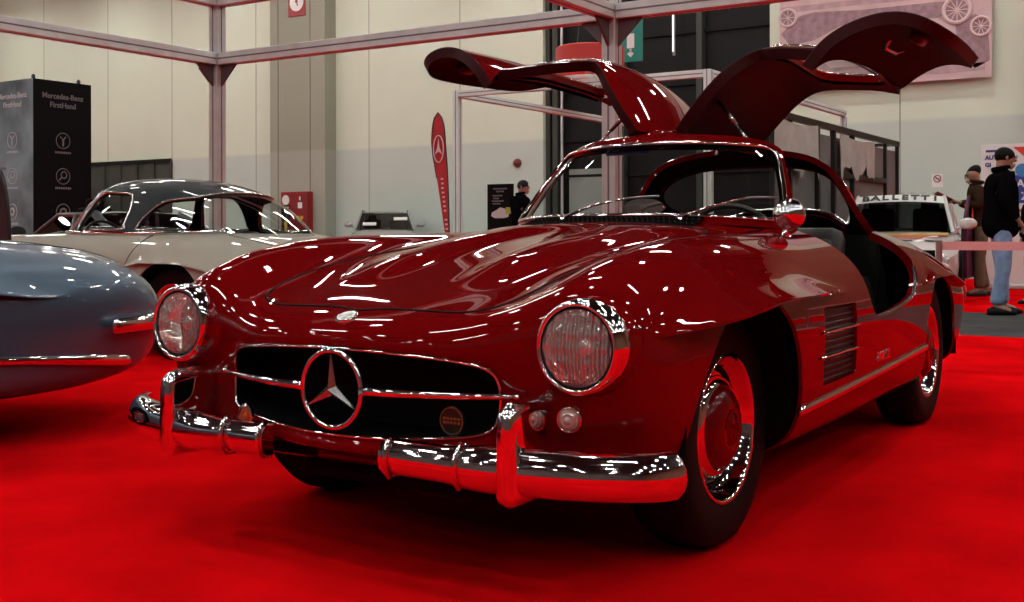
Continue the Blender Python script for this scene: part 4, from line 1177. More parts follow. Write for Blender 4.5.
# hose reel sign
a = hit(288, 17, 'x', XB+.53); c = hit(305, 17, 'x', XB+.53); w = c.y-a.y; zc = a.z+w*.60
hs = thing('fire_sign', 'red square fire sign with white disc high on the pilaster', 'sign', (XB+.515, (a.y+c.y)/2, zc))
B().box((0, 0, 0), (.02, w, w*1.22), bev=.004).build('sign_plate', RED, hs)
B().lathe([(0, .008), (w*.40, .008), (w*.40, 0)], Matrix.Translation((.008, 0, 0)) @ Matrix.Rotation(PI/2, 4, 'Y'), 32).build('sign_disc', WHITE, hs)
B().lathe([(0, .008), (.055, .008), (.055, 0)], Matrix.Translation((.014, 0, .02)) @ Matrix.Rotation(PI/2, 4, 'Y'), 20).box((.017, .03, -.07), (.01, .04, .11), M=Matrix.Rotation(.35, 4, 'X')).build('hose_mark', RED, hs)
# green emergency exit sign
a = at(617, 18, 20.); c = at(643, 62, 20.)
gs = thing('exit_sign', 'teal green emergency exit sign hanging before the dark gate', 'sign', ((a.x+c.x)/2, (a.y+c.y)/2, (a.z+c.z)/2))
gw = .50; gh = a.z-c.z
B().box((0, 0, 0), (.03, gw, gh), bev=.006).build('sign_plate', mat('exit_green', (.004, .135, .105), .4, emit=(.004, .16, .12), estr=.25), gs)
B().box((.018, .02, -.02), (.006, .145, .26), bev=.002).build('door_symbol', WHITE, gs)
B().box((.018, .02, -.25), (.006, .09, .09), M=Matrix.Rotation(PI/4, 4, 'X')).box((.018, .02, -.20), (.006, .035, .08)).build('arrow_symbol', WHITE, gs)
for y in (-.2, .2): B().tube([(0, y, gh/2), (0, y, ZC-gs.location.z)], .004, 6).build('hanger', BLK, gs)
# round red hanging sign with white rim, seen under the left door
c = at(590, 66, 17.)
rs = thing('hanging_drum', 'red round hanging drum with a white lower rim, under the left raised door', 'hanging sign', tuple(c))
B().lathe([(0, .28), (.50, .28), (.52, .26), (.52, -.20)], n=48).lathe([(0, -.18), (.50, -.2)], n=48).build('drum', mat('drum_red', (.50, .03, .025), .5), rs, smooth=True, autosmooth=.7)
B().lathe([(.515, -.20), (.55, -.20), (.56, -.24), (.54, -.28), (.505, -.28), (.505, -.22)], n=48).build('drum_rim', WHITE, rs, smooth=True)
for k in range(3): B().tube([(.4*math.cos(k*2.1), .4*math.sin(k*2.1), .28), (0, 0, 2.2)], .004, 5).build('hanger', BLK, rs)
B().tube([(0, 0, 2.2), (0, 0, ZC-c.z)], .005, 5).build('hanger', BLK, rs)
# bright tube lamp on the gate
c = hit(671.5, 32, 'x', XB+.1)
tl = thing('wall_lamp', 'upright white tube lamp glowing on the dark gate', 'lamp', (XB-.05, c.y, c.z))
B().box((.0, 0, 0), (.06, .07, 1.15), bev=.01).build('lamp_base', mat('lamp_housing'), tl)
B().tube([(.06, 0, -.48), (.06, 0, .48)], .02, 12).build('tube', mat('tube_glow', (1, 1, 1), .5, emit=(.9, 1., .97), estr=1.1), tl, smooth=True)
# round emergency beacon on the wall
c = hit(518, 163, 'x', XB)
b = B().lathe([(0, .16), (.08, .13), (.12, .05), (.12, 0)], Matrix.Translation((XB, c.y, c.z)) @ Matrix.Rotation(PI/2, 4, 'Y'), 24); tag(b.build('wall_bell', mat('bell_red', (.16, .02, .015), .4), smooth=True), 'small dark red alarm bell alone on the cream wall', 'alarm bell')
# feather flag
fp = at(449, 232, 20.); zt = at(443, 112, 20.).z
ff = thing('feather_flag', 'tall red feather flag with a three-pointed star', 'flag', (fp.x, fp.y, 0))
V = []; F = []; n = 30; um = -1.
for i in range(n+1):
    t = i/n; z = .30+(zt-.30)*t
    right = .02-.16*(t**2.0); wd = .30*min(1, t/.72)**.9*(1 if t < .80 else math.sqrt(max(0., 1-((t-.80)/.20)**2))) if t > 0 else .02
    cx_ = right-wd/2 if t < .80 else (.02-.16*.64-.15)+.0
    V += [(.01*math.sin(t*7), cx_-wd/2, z), (.01*math.sin(t*7), cx_+wd/2, z)]
F = [(2*i, 2*i+1, 2*i+3, 2*i+2) for i in range(n)]
k = len(V); V2 = V+[(x-.006, y, z) for x, y, z in V]; F2 = F+[tuple(q+k for q in f)[::-1] for f in F]
B().add(V2, F2).build('flag_cloth', mat('flag_red', (.40, .014, .018), .6), ff, smooth=True)
B().tube([V[2*i+1] for i in range(n+1)]+[V[2*n]]+[V[2*i] for i in range(n-1, int(n*.55), -1)], .012, 6).tube([(0, .02, 0), (0, .02, .32)], .014, 8).build('flag_pole', BLK, ff)
B().box((0, 0, .01), (.5, .5, .02), bev=.005).build('flag_base', BLK, ff)
cz = .30+(zt-.3)*.76; cyf = V[2*int(n*.76)][1]*.5+V[2*int(n*.76)+1][1]*.5
b = B(); RXm = Matrix.Rotation(PI/2, 3, 'Z') @ Matrix.Rotation(PI/2, 3, 'X'); b.tube([Vector((.02, cyf+.11*math.cos(a), cz+.24*math.sin(a))) for a in np.linspace(0, 2*PI, 40, endpoint=False)], .010, 6, closed=True)
for s in range(3):
    a = PI/2+2*PI*s/3; tip = (.02, cyf+.10*math.cos(a), cz+.21*math.sin(a)); l = (.02, cyf+.03*math.cos(a+1.05), cz+.05*math.sin(a+1.05)); r = (.02, cyf+.03*math.cos(a-1.05), cz+.05*math.sin(a-1.05))
    b.add([tip, l, (.03, cyf, cz), r], [(0, 1, 2), (0, 2, 3)])
b.build('flag_star', mat('print_pink', (.62, .50, .50), .6), ff)
b = B()
for q in range(13):
    if q in (8,): continue
    t = .56-q*.030; i = int(t*n); yy = (V[2*i][1]+V[2*i+1][1])/2; b.box((.018, yy, .3+(zt-.3)*t), (.004, .055, .030), bev=.001)
b.build('flag_lettering', mat('print_pink'), ff)
# black poster with a car picture
a = at(485, 184, 21.); c = at(516, 184, 21.); wpo = (c.y-a.y)*1.18; zt2 = a.z
po = thing('poster_stand', 'black poster board with a small car picture and yellow tag', 'poster', ((a.x+c.x)/2, (a.y+c.y)/2, 0))
B().box((0, 0, zt2-.62), (.03, wpo, 1.24), bev=.004).build('poster_board', FACE_R, po)
B().box((-.05, 0, .25), (.02, .06, .55)).box((0, 0, .012), (.4, wpo*.8, .024)).build('poster_foot', BLK, po)
b = B()
for z_, s_, n_ in ((zt2-.09, 0, 7), (zt2-.14, 0, 4), (zt2-.22, -.06, 5), (zt2-.27, -.09, 3), (zt2-.32, -.05, 6), (zt2-.37, -.08, 4)):
    for k in range(n_): b.box((.017, s_+(k-n_/2+.5)*.045, z_), (.003, .036, .026))
b.build('poster_lettering', DIM, po)
b = B(); b.add([(.018, -.20+.40*x, zt2-.64+.20*y_) for x, y_ in ((0, .2), (.05, .55), (.3, .75), (.5, 1), (.75, .9), (.9, .6), (1, .45), (.95, .1), (.7, 0), (.2, 0))], [tuple(range(10))]); b.build('car_picture', mat('print_pale'), po)
B().box((.018, .20, zt2-.50), (.003, .15, .12)).build('price_tag', mat('tag_lime', (.30, .36, .03), .5), po)
# no-smoking notice
a = hit(932, 174, 'x', XB); c = hit(943, 187, 'x', XB)
nsn = thing('no_smoking_notice', 'small white no-smoking notice on the grey wall', 'sign', (XB+.0065, (a.y+c.y)/2, (a.z+c.z)/2))
B().box((0, 0, 0), (.012, c.y-a.y, a.z-c.z), bev=.002).build('notice_sheet', WHITE, nsn)
b = B().tube([(.01, .075*math.cos(q), .04+.075*math.sin(q)) for q in np.linspace(0, 2*PI, 28, endpoint=False)], .011, 6, closed=True).tube([(.01, -.05, .09), (.01, .05, -.01)], .010, 6); b.build('ban_ring', RED, nsn)
B().box((.009, 0, .04), (.004, .085, .016)).build('cigarette_symbol', INK, nsn)
# big printed banner of vintage cars
a = hit(780, 90, 'x', XB+.2); c = hit(992, 78, 'x', XB+.2); wb = c.y-a.y; zb = (a.z+c.z)/2; hb = 2.65
mb = thing('vintage_car_banner', 'large faded pink banner printed with old cars, high on the wall', 'banner', (XB+.2, (a.y+c.y)/2, zb+hb/2))
PK = mat('banner_pink', (.56, .40, .41), .7, noise=(1.6, .16)); PK2 = mat('banner_mid', (.44, .30, .32), .7, noise=(4, .2)); PK3 = mat('banner_dark', (.30, .19, .22), .7, noise=(7, .25)); PK4 = mat('banner_pale', (.66, .52, .52), .7)
B().box((0, 0, 0), (.02, wb, hb)).build('banner_sheet', PK, mb)
def bp(u, v): p = hit(u, v, 'x', XB+.215); return (.015, p.y-(a.y+c.y)/2, p.z-zb-hb/2)
def shape(pts, m, d=0.): B().prism([(p[1], p[2]) for p in [bp(*q) for q in pts]], .003, Matrix.Translation((.011+d, 0, 0)) @ (Matrix.Rotation(PI/2, 4, 'Z') @ Matrix.Rotation(PI/2, 4, 'X'))).build('printed_picture', m, mb)
shape([(781, 34), (800, 16), (815, 12), (860, 10), (935, 2), (960, 1), (960, 12), (935, 18), (880, 22), (840, 26), (815, 40), (790, 46)], PK3)
shape([(781, 8), (835, 2), (935, -8), (935, -2), (850, 6), (781, 14)], PK2, .001)
shape([(800, 60), (830, 40), (870, 30), (935, 26), (948, 34), (930, 56), (870, 66), (820, 74)], PK2)
shape([(955, 22), (975, 14), (988, 20), (990, 60), (975, 68), (958, 52)], PK3)
shape([(781, 76), (860, 72), (985, 62), (985, 70), (860, 80), (781, 86)], PK2)
shape([(815, 54), (905, 44), (930, 50), (905, 62), (830, 68)], PK4, .002)
def wheel_print(u, v, r, sp):
    p = bp(u, v); r = r*28./1120
    b = B().tube([(.02, p[1]+r*math.cos(q), p[2]+r*math.sin(q)) for q in np.linspace(0, 2*PI, 32, endpoint=False)], r*.17, 6, closed=True, up=(1, 0, 0)); b.build('printed_wheel', PK4, mb)
    b = B().lathe([(0, .004), (r*.9, .004), (r*.9, 0)], Matrix.Translation((.014, p[1], p[2])) @ Matrix.Rotation(PI/2, 4, 'Y'), 28); b.build('printed_wheel', PK3, mb)
    b = B()
    for k in range(sp): q = PI*k/sp; b.tube([(.021, p[1]+r*math.cos(q), p[2]+r*math.sin(q)), (.021, p[1]-r*math.cos(q), p[2]-r*math.sin(q))], r*.04, 4)
    b.build('printed_wheel', PK4, mb)
wheel_print(788, 18, 8, 4); wheel_print(957, 10, 11, 6); wheel_print(981, 26, 8, 5); wheel_print(803, 52, 6, 4)
# roll-up banner of the visitors' stand
a = at(981, 145, 17.); c = at(981, 289, 17.)
wr = 1.6
rb = thing('rollup_banner', 'white roll-up banner with red and blue lettering at the right edge', 'banner', (a.x+0., a.y+wr/2, 0))
zt3 = a.z
B().box((0, 0, zt3/2+.03), (.02, wr, zt3-.06), bev=.003).build('banner_sheet', WHITE, rb)
B().box((0, 0, .04), (.16, wr+.04, .08), bev=.02).build('banner_case', ALU, rb)
def tx(s, y, z, size, m, sx=1.): text_obj('banner_lettering', s, size, m, rb, (.013, y, z), RX, .002, align='LEFT', bold=.004, sx=sx)
L0 = -wr/2
B().box((.012, L0+.22, zt3-.10), (.004, .30, .035)).build('blue_rule', BLUEI, rb)
b = B(); b.prism([(-.05, .0), (.55, .0), (.25, -.28)], .004, Matrix.Translation((.012, L0+.50, zt3-.05)) @ Matrix.Rotation(PI/2, 4, 'Z') @ Matrix.Rotation(PI/2, 4, 'X')); b.build('red_arrow', mat('arrow_red', (.65, .04, .03), .5), rb)
tx('AUT     O', L0+.06, zt3-.20, .085, BLUEI); tx('GI     AGO', L0+.06, zt3-.31, .085, BLUEI)
B().box((.012, L0+.70, zt3-.68), (.004, 1.0, .42)).build('blue_block', mat('block_blue', (.03, .05, .28), .5), rb)
tx('AZIO', L0+.50, zt3-.60, .16, WHITE); tx('ZEI', L0+.56, zt3-.79, .16, WHITE)
b = B().lathe([(0, .004), (.10, .004), (.10, 0)], Matrix.Translation((.013, L0+.58, zt3-.40)) @ Matrix.Rotation(PI/2, 4, 'Y'), 24); b.build('round_logo', mat('logo_blue', (.05, .22, .50), .5), rb)
for k in range(4):
    b = B()
    for q in range(7): b.box((.012, L0+.56+q*.075, zt3-1.0-k*.11), (.004, .05, .035 if q % 3 else .05))
    b.build('banner_text_line', mat('ink_faded', (.35, .12, .12), .5) if k < 2 else mat('ink_grey', (.12, .12, .13), .5), rb)
tx('cer', L0+.60, .36, .14, BLUEI); B().box((.012, L0+.80, .20), (.004, .34, .13)).build('blue_block', BLUEI, rb); tx('fac', L0+.66, .20, .10, WHITE)
# ------------------------------------------------------------------ blue-grey roadster at the left (its tail is in the picture)
BLUE = mat('blue_grey_paint', (.058, .108, .165), rough=.38, metal=.4, coat=1., noise=(300, .08))
def strip_on_side(x0, x1, z0, z1, r, off=.004, n=40, sd=1, flat=.7):
    P = []
    for x in np.linspace(x0, x1, n):
        z = z0+(z1-z0)*(x-x0)/(x1-x0); y, nn = side_y(x, z); P.append((x, sd*(y+off), z))
    return B().tube(P, [r*.5]+[r]*(n-2)+[r*.6], 10, flat=flat, up=(0, 0, 1))
def rear_fittings(root, paint):
    for sd in (1, -1):
        strip_on_side(-2.79, -3.33, .386, .326, .017, .006, sd=sd).build('side_moulding', CHROME, root, smooth=True)
        P = []
        for x in np.linspace(-3.20, -3.46, 10): y, nn = side_y(x, .475); P.append((x, sd*(y+.045), .475))
        P += [(-3.62, sd*.48, .475), (-3.70, sd*.30, .475), (-3.735, 0, .475)]
        P = smooth_poly([tuple(p) for p in P], 3, closed=False)
        B().tube(P, [.020]+[.030]*(len(P)-1), 12, flat=.75, up=(0, 0, 1)).build('rear_bumper', CHROME, root, smooth=True, autosmooth=1.)
        P = []
        for x in np.linspace(-2.62, -3.45, 26): z, nn = top_z(x, .47-.10*sm(-2.9, -3.5, x)); P.append((x, sd*(.47-.10*sm(-2.9, -3.5, x)), z+.0005))
        B().tube(P, .0025, 6).build('boot_seam', BLACK, root)
blue = thing('roadster', 'blue-grey open roadster showing its rear flank at the left edge', 'car', (3.20, -2.97, 0))
body_parts(blue, BLUE, hood=False, doors=False, vent=False); wheel_liners(blue); cabin(blue)
side_details(blue, BLUE, vent=False, strip=False); rear_fittings(blue, BLUE)
for x, yw in ((0., .752), (-2.4, .774)):
    for sd in (1, -1): build_wheel(blue, x, sd, BLUE, yw)
for sd in (1, -1): headlight(sd, blue, BLUE); bumper_half(sd, blue); overrider(sd, blue)
B().box((.35, 0, .215), (.62, .8, .06), bev=.02).box((.60, 0, .46), (.12, .9, .24)).build('underbody', BLACK, blue)
lowz = lambda V, UV: 1.19-V[:, 2]
CRAW.trim(uvpoly(WS)).trim(lowz).mirrored().build('windscreen', GLASS, blue)

for ch in list(blue.children):                                # this car has a longer tail behind the rear axle
    if ch.type != 'MESH': continue
    for v in ch.data.vertices:
        if v.co.x < -2.2 and v.co.z > .45:
            up_ = 1+.06*sm(-2.2, -2.85, v.co.x)+.20*sm(-2.85, -3.5, v.co.x); v.co.z = .45+(v.co.z-.45)*up_
        if v.co.x < -2.4 and v.co.z < .36: v.co.z -= .05*sm(-2.4, -3.2, v.co.x)*min(1, (.36-v.co.z)/.1)
        if v.co.x < -2.8: v.co.x = -2.8+(v.co.x+2.8)*1.45
# ------------------------------------------------------------------ beige roadster with a dark hardtop
BEIGE = mat('beige_paint', (.36, .335, .28), rough=.5, spec=.1, coat=1., noise=(200, .05))
SLATE = mat('slate_hardtop', (.022, .030, .033), rough=.5, coat=.6, spec=.1, noise=(120, .1))
bg = thing('hardtop_roadster', 'beige roadster with dark slate hardtop behind the blue-grey roadster', 'car', (-3.05, -6.60, -.015), -PI/2)
body_parts(bg, BEIGE, hood=True, doors=False, vent=False); wheel_liners(bg); cabin(bg)
side_details(bg, BEIGE, vent=False); rear_fittings(bg, BEIGE)
for x, yw in ((0., .752), (-2.4, .774)):
    for sd in (1, -1): build_wheel(bg, x, sd, BEIGE, yw)
for sd in (1, -1): headlight(sd, bg, BEIGE); bumper_half(sd, bg)
WS2 = round_rect(.12, 1.85, -3.0, 2.90, .3)
SW2 = smooth_poly([(2.05, 3.25), (1.4, 3.45), (.75, 4.0), (.60, 4.6), (.85, 4.84), (2.0, 4.86), (4.15, 4.86), (4.25, 4.6), (4.22, 3.9), (4.05, 3.35), (3.6, 3.18), (2.6, 3.15)], 6)
RW2 = smooth_poly([(8.9, -4.7), (8.9, 4.6), (8.3, 4.84), (6.5, 4.86), (5.0, 4.86), (4.86, 4.70), (5.0, 4.2), (5.4, 3.5), (5.9, 3.05), (6.35, 2.4), (6.5, 1.2), (6.5, -1.2), (6.35, -2.4), (5.3, -4.)], 5)
f_ws, f_sw, f_rw = uvpoly(WS2), uvpoly(SW2), uvpoly(RW2)
UPPER = lambda V, UV: UV[:, 0]-np.where(UV[:, 1] < 3.1, 1.9, -1.)
fr = CRAW.trim(neg(f_ws), .02).trim(neg(f_sw), .03).trim(neg(f_rw), .03)
fr.trim(UPPER).trim(lambda V, UV: V[:, 2]-.885).mirrored().build('hardtop', SLATE, bg)
fr.trim(lambda V, UV: -UPPER(V, UV)).mirrored().build('windscreen_frame', CHROME_D, bg)
fi = CRAW.trim(neg(f_ws)).trim(neg(f_sw)).trim(neg(f_rw)).offset(-.022); fi.mirrored().build('hardtop_lining', mat('cabin_black'), bg)
CRAW.trim(f_ws).offset(-.005).mirrored().build('windscreen', GLASS, bg)
CRAW.trim(f_rw).offset(-.005).mirrored().build('rear_window', GLASS, bg)
sg = CRAW.trim(f_sw).offset(-.005); sg.build('side_window', GLASS, bg); sg.flipped().build('side_window', GLASS, bg)
def trim_loops(fn, name, root, r, both=True):
    k = CRAW.trim(neg(fn))
    for sd in ((1, -1) if both else (1,)):
        b = B()
        for l, cl in chain(k.edges):
            P = [(k.V[i][0]+k.N[i][0]*.003, sd*(k.V[i][1]+k.N[i][1]*.003), k.V[i][2]+k.N[i][2]*.003) for i in l]
            b.tube(P, r*.75, 8, closed=cl)
        b.build(name, CHROME_D, root, smooth=True)
trim_loops(f_sw, 'window_trim', bg, .011); trim_loops(f_rw, 'rear_window_trim', bg, .010); trim_loops(f_ws, 'windscreen_trim', bg, .011)
for sd in (1, -1):                                           # chrome foot of the hardtop along the belt, door seam
    P = []
    for x in np.linspace(-1.02, -2.55, 30):
        k = (x+1.02)/-1.53; y = float(np.interp(x, [-2.58, -2.35, -2.05, -1.7, -1.25, -1.02], [.40, .535, .62, .648, .645, .615]))+.012
        z, nn = top_z(x, y); P.append((x, sd*y, z+.012))
    B().tube(P, .012, 8).build('belt_moulding', CHROME, bg, smooth=True)
    P = []
    for z in np.linspace(.40, .88, 24):
        y, nn = side_y(-1.98+.0*z, z); P.append((-1.98-.05*sm(.6, .9, z), sd*(y+.0008), z))
    B().tube(P, .003, 6).build('door_seam', BLACK, bg)

# ------------------------------------------------------------------ modern cars seen in part
DGLASS = glass_mat('dark_glass', (.06, .065, .065))
def box_car(root, paint, L, W, H, wb, nose, hood_z, cowl_x, belt, tail_z, roof_x0, roof_x1, rear_x, fov=.55, wr=.31, cap=CHROME_D, rails=False):
    """two-box car, forward = +x, origin under the middle: lofted body, framed cabin, wheels"""
    h = L/2
    st = [(-h, .70, .45, tail_z-.16), (-h+.04, .88, .30, tail_z-.03), (-h+.30, .97, .22, tail_z), (rear_x, .99, .20, belt), (0, 1., .19, belt), (cowl_x, 1., .19, belt-.02), (cowl_x+.35, .99, .19, (belt*.6+hood_z*.4)), (h-.35, .95, .20, hood_z), (h-.06, .84, .24, hood_z-.07), (h, .70, .34, hood_z-.17)]
    V = []; F = []; m = 20
    for x, w, zb, zt in st:
        for k in range(m):
            a = 2*PI*k/m; ca, sa = math.cos(a), math.sin(a); e = .42
            V.append((x, W/2*w*abs(ca)**e*(1 if ca > 0 else -1), (zb+zt)/2+(zt-zb)/2*abs(sa)**(e*1.0)*(1 if sa > 0 else -1)))
    n = len(st)
    for i in range(n-1):
        for k in range(m): F.append((i*m+k, i*m+(k+1) % m, (i+1)*m+(k+1) % m, (i+1)*m+k))
    F.append(tuple(range(m))); F.append(tuple((n-1)*m+k for k in range(m)))
    B().add(V, F).build('body_shell', paint, root, smooth=True, autosmooth=.6)
    # cabin frame
    bw, tw_ = W/2*.93, W/2*.70
    lo = [(cowl_x, bw*.92, belt-.03), (rear_x, bw*.92, belt-.03)]; hi = [(roof_x0, tw_, H-.045), (roof_x1, tw_, H-.045)]
    c4 = {}
    for sd in (1, -1):
        c4['fl', sd] = Vector((lo[0][0], sd*lo[0][1], lo[0][2])); c4['rl', sd] = Vector((lo[1][0], sd*lo[1][1], lo[1][2])); c4['fh', sd] = Vector((hi[0][0], sd*hi[0][1], hi[0][2])); c4['rh', sd] = Vector((hi[1][0], sd*hi[1][1], hi[1][2]))
        b = B()
        for p, q, r in (('fl', 'fh', .028), ('rl', 'rh', .055), ('fh', 'rh', .030)): b.tube([c4[p, sd], c4[q, sd]], r, 8)
        mid = [(c4['fl', sd]*.5+c4['rl', sd]*.5), (c4['fh', sd]*.5+c4['rh', sd]*.5)]; b.tube(mid, .04, 8); b.build('pillar_frame', paint, root, smooth=True, autosmooth=.8)
        g = [c4['fl', sd], c4['rl', sd], c4['rh', sd], c4['fh', sd]]; mesh_obj('side_window', g, [(0, 1, 2, 3)], DGLASS, root)
    for a, q, nm in (('fl', 'fh', 'windscreen'), ('rl', 'rh', 'rear_window')):
        V = []; F = []
        for i in range(9):
            s = -1+2*i/8; bow = .10*(1-s*s)*(1 if a == 'fl' else -1)
            for k in range(2):
                p = c4[(a, q)[k], 1]; V.append((p.x+bow*(1 if k == 0 else .5), p.y*s, p.z+.03*(1-s*s)*k))
        for i in range(8): F.append((2*i, 2*i+1, 2*i+3, 2*i+2))
        mesh_obj(nm, V, F, GLASS if a == 'fl' else DGLASS, root, smooth=True)
    V = []; F = []
    for i in range(9):
        x = roof_x1-.05+(roof_x0-roof_x1+.12)*i/8
        for k in range(9):
            s = -1+2*k/8; V.append((x, s*tw_*1.03, H-.05+.05*(1-s*s)**.5*(1-.5*abs(2*i/8-1)**4)-.02*(i in (0, 8))))
    for i in range(8):
        for k in range(8): F.append((i*9+k, i*9+k+1, (i+1)*9+k+1, (i+1)*9+k))
    q = len(V); V += [(x, y, z-.03) for x, y, z in V]; F += [tuple(j+q for j in f)[::-1] for f in F]
    B().add(V, F).build('roof', paint, root, smooth=True)
    b = B().box((( cowl_x+rear_x)/2, 0, .55), (abs(cowl_x-rear_x)-.1, bw*1.7, .5))
    for sy in (.35, -.35): b.box((.0+(roof_x0+roof_x1)/2, sy, .92), (.14, .46, .55), bev=.05).box((.0+(roof_x0+roof_x1)/2, sy, 1.22), (.10, .24, .18), bev=.04)
    b.build('cabin_interior', mat('cabin_black'), root)
    for x in (wb/2, -wb/2):
        for sd in (1, -1):
            M = Matrix.Translation((x, sd*(W/2-.10), wr)) @ Matrix.Rotation(-PI/2*sd, 4, 'X')
            w = bpy.data.objects.new('wheel', None); link(w, root)
            B().lathe([(wr*.66, -.09), (wr*.9, -.10), (wr, -.07), (wr, .07), (wr*.9, .10), (wr*.66, .09)], M, 36).build('tyre', RUBBER, w, smooth=True)
            b = B().lathe([(wr*.67, .085), (wr*.60, .07), (wr*.2, .055), (wr*.18, .085), (0, .09)], M, 36); b.build('rim', cap, w, smooth=True)
            b = B()
            for k in range(5): a = 2*PI*k/5; b.box(M @ Vector((wr*.42*math.cos(a), wr*.42*math.sin(a), .074)), (wr*.46, .05, .02), M=M @ Matrix.Rotation(a, 4, 'Z'), bev=.008)
            b.build('rim_spokes', cap, w)
            B().lathe([(wr*1.14, -.02), (wr*1.17, .102), (wr*1.10, .102), (wr*1.08, -.02)], M, 36).build('wheel_arch', BLACK, root, smooth=True)
    for sd in (1, -1):
        b = B().lathe([(0, .05), (.05, .04), (.075, .0), (.072, -.03), (0, -.03)], Matrix.Translation((cowl_x-.10, sd*(W/2+.06), belt+.09)) @ Matrix.Rotation(PI/2, 4, 'Y') @ Matrix.Scale(1.5, 4, (0, 1, 0)), 20).tube([(cowl_x-.12, sd*(W/2-.08), belt+.02), (cowl_x-.10, sd*(W/2+.03), belt+.07)], .02, 8)
        b.build('wing_mirror', paint, root, smooth=True, autosmooth=.8)
        b = B().lathe([(0, .03), (.06, .02), (.085, 0), (.085, -.05)], Matrix.Translation((h-.05, sd*W*.33, hood_z-.18)) @ Matrix.Rotation(PI/2, 4, 'Y') @ Matrix.Scale(1.6, 4, (0, 1, 0)), 20); b.build('headlight', mat('lamp_clear', (.6, .62, .62), .15, .5), root, smooth=True)
        if rails: B().tube([(roof_x1+.05, sd*tw_*.97, H-.06), (roof_x1+.2, sd*tw_*.97, H+.02), (roof_x0-.25, sd*tw_*.97, H+.02), (roof_x0-.08, sd*tw_*.97, H-.05)], .018, 8).build('roof_rail', mat('rail_black', (.02, .02, .02), .3), root, smooth=True)
    B().box((h+.005, 0, hood_z-.22), (.03, W*.42, .13), bev=.012).build('grille', BLACK, root)
    B().box((h-.03, 0, .42), (.12, W*.84, .16), bev=.05).build('bumper', paint, root, smooth=True, autosmooth=.8)
# silver estate far off at the wall
SILV = mat('silver_paint', (.34, .35, .35), .3, .6, coat=1.)
c = at(370, 225, 29.5)
sv = thing('estate_car', 'distant silver estate car with roof rails parked by the cream wall', 'car', (c.x-1.0, c.y-.3, 0), math.radians(38))
box_car(sv, SILV, 4.5, 1.78, 1.42, 2.7, 0, .88, .95, .96, .98, .25, -1.75, -2.05, rails=True)
B().box((.60, .42, 1.21), (.02, .36, .12), M=Matrix.Rotation(-.95, 4, 'Y')).build('windscreen_paper', WHITE, sv)
B().box((.80, -.40, 1.07), (.02, .36, .12), M=Matrix.Rotation(-.95, 4, 'Y')).build('windscreen_paper', WHITE, sv)
# dark low coupe behind the beige roadster
DK = mat('dark_coupe_paint', (.035, .045, .052), .3, .3, coat=1.)
c = at(58, 226, 14.0)
dc = thing('low_coupe', 'low dark grey coupe behind the windscreen of the beige roadster', 'car', (c.x-.85, c.y-.3, 0), math.radians(-98))
box_car(dc, DK, 4.2, 1.70, 1.15, 2.45, 0, .74, .55, .80, .80, -.05, -.95, -1.75, wr=.31)
# white rally car
RW_ = mat('rally_white', (.62, .60, .58), .3, coat=1.)
rc = thing('rally_car', 'white rally car with a lettered sun strip behind the red coupe', 'car', (-12.72, -1.80, 0), math.radians(10))
box_car(rc, RW_, 3.95, 1.58, 1.38, 2.40, 0, .70, .72, .88, .92, .02, -1.25, -1.75, cap=mat('rally_rim', (.10, .07, .06), .4, .4))
ORG = mat('flame_orange', (.52, .09, .02), .35, coat=.6, noise=(4, .5)); YEL = mat('flame_yellow', (.60, .36, .10), .35, coat=.6, noise=(4, .3))
def deck(x, y): # height of the bonnet top
    return float(np.interp(x, [.72, 1.07, 1.62, 1.91, 1.97], [.862, .808, .702, .632, .532]))+.004
def decal(pts, m, dz=0.):
    V = [(x, y, deck(x, y)+dz) for x, y in pts]; k = len(V); V2 = V+[(x, y, z-.003) for x, y, z in V]
    B().add(V2, [tuple(range(k)), tuple(range(k, 2*k))[::-1]]+[(i, k+i, k+(i+1) % k, (i+1) % k) for i in range(k)]).build('flame_decal', m, rc)
decal([(.80, -.62), (.80, .62), (1.00, .62), (1.00, -.62)], YEL); decal([(1.0, -.62), (1.0, .62), (1.06, .5), (1.10, .62), (1.16, .3), (1.24, .50), (1.20, 0), (1.26, -.2), (1.14, -.4), (1.18, -.62)], ORG, .001)
for yy in (-.30, .10, .45): decal([(1.30, yy-.09), (1.30, yy+.10), (1.36, yy+.12), (1.40, yy-.02), (1.36, yy-.10)], INK, .001)
B().box((1.985, 0, .60), (.012, 1.0, .10)).build('grille', BLACK, rc)
# sun strip across the top of the windscreen
fl_, fh_ = Vector((.72, .735*.92, .85)), Vector((.02, .553, 1.335)); dirw = (fl_-fh_).normalized(); ang = math.atan2(-(fl_.z-fh_.z), fl_.x-fh_.x)
V = []; F = []
for i in range(13):
    s = -1+2*i/12
    for q in (0.015, .185):
        p = fh_+dirw*q; bow = .10*(1-s*s)*(.5+.5*q/.84); V.append((p.x+bow+.012, p.y*s, p.z+.03*(1-s*s)+.010))
for i in range(12): F.append((2*i, 2*i+1, 2*i+3, 2*i+2))
B().add(V, F).build('sun_strip', mat('strip_white', (.72, .72, .70), .5), rc, smooth=True)
for i, ch in enumerate('BALLETTI'):
    s = -.78+1.56*i/7; p = fh_+dirw*.10; bow = .10*(1-s*s)*.56
    text_obj('strip_letter', ch, .150, INK, rc, (p.x+bow+.030, p.y*s, p.z+.03*(1-s*s)+.018), (PI/2-(PI/2-ang)*1.0, 0, PI/2), .003, bold=.006, sx=1.15)
b = B()
for k in range(7): b.box((-.10, -.42+k*.14, 1.392), (.07, .06, .006))
b.build('roof_marks', mat('mark_grey', (.25, .22, .22), .5), rc)
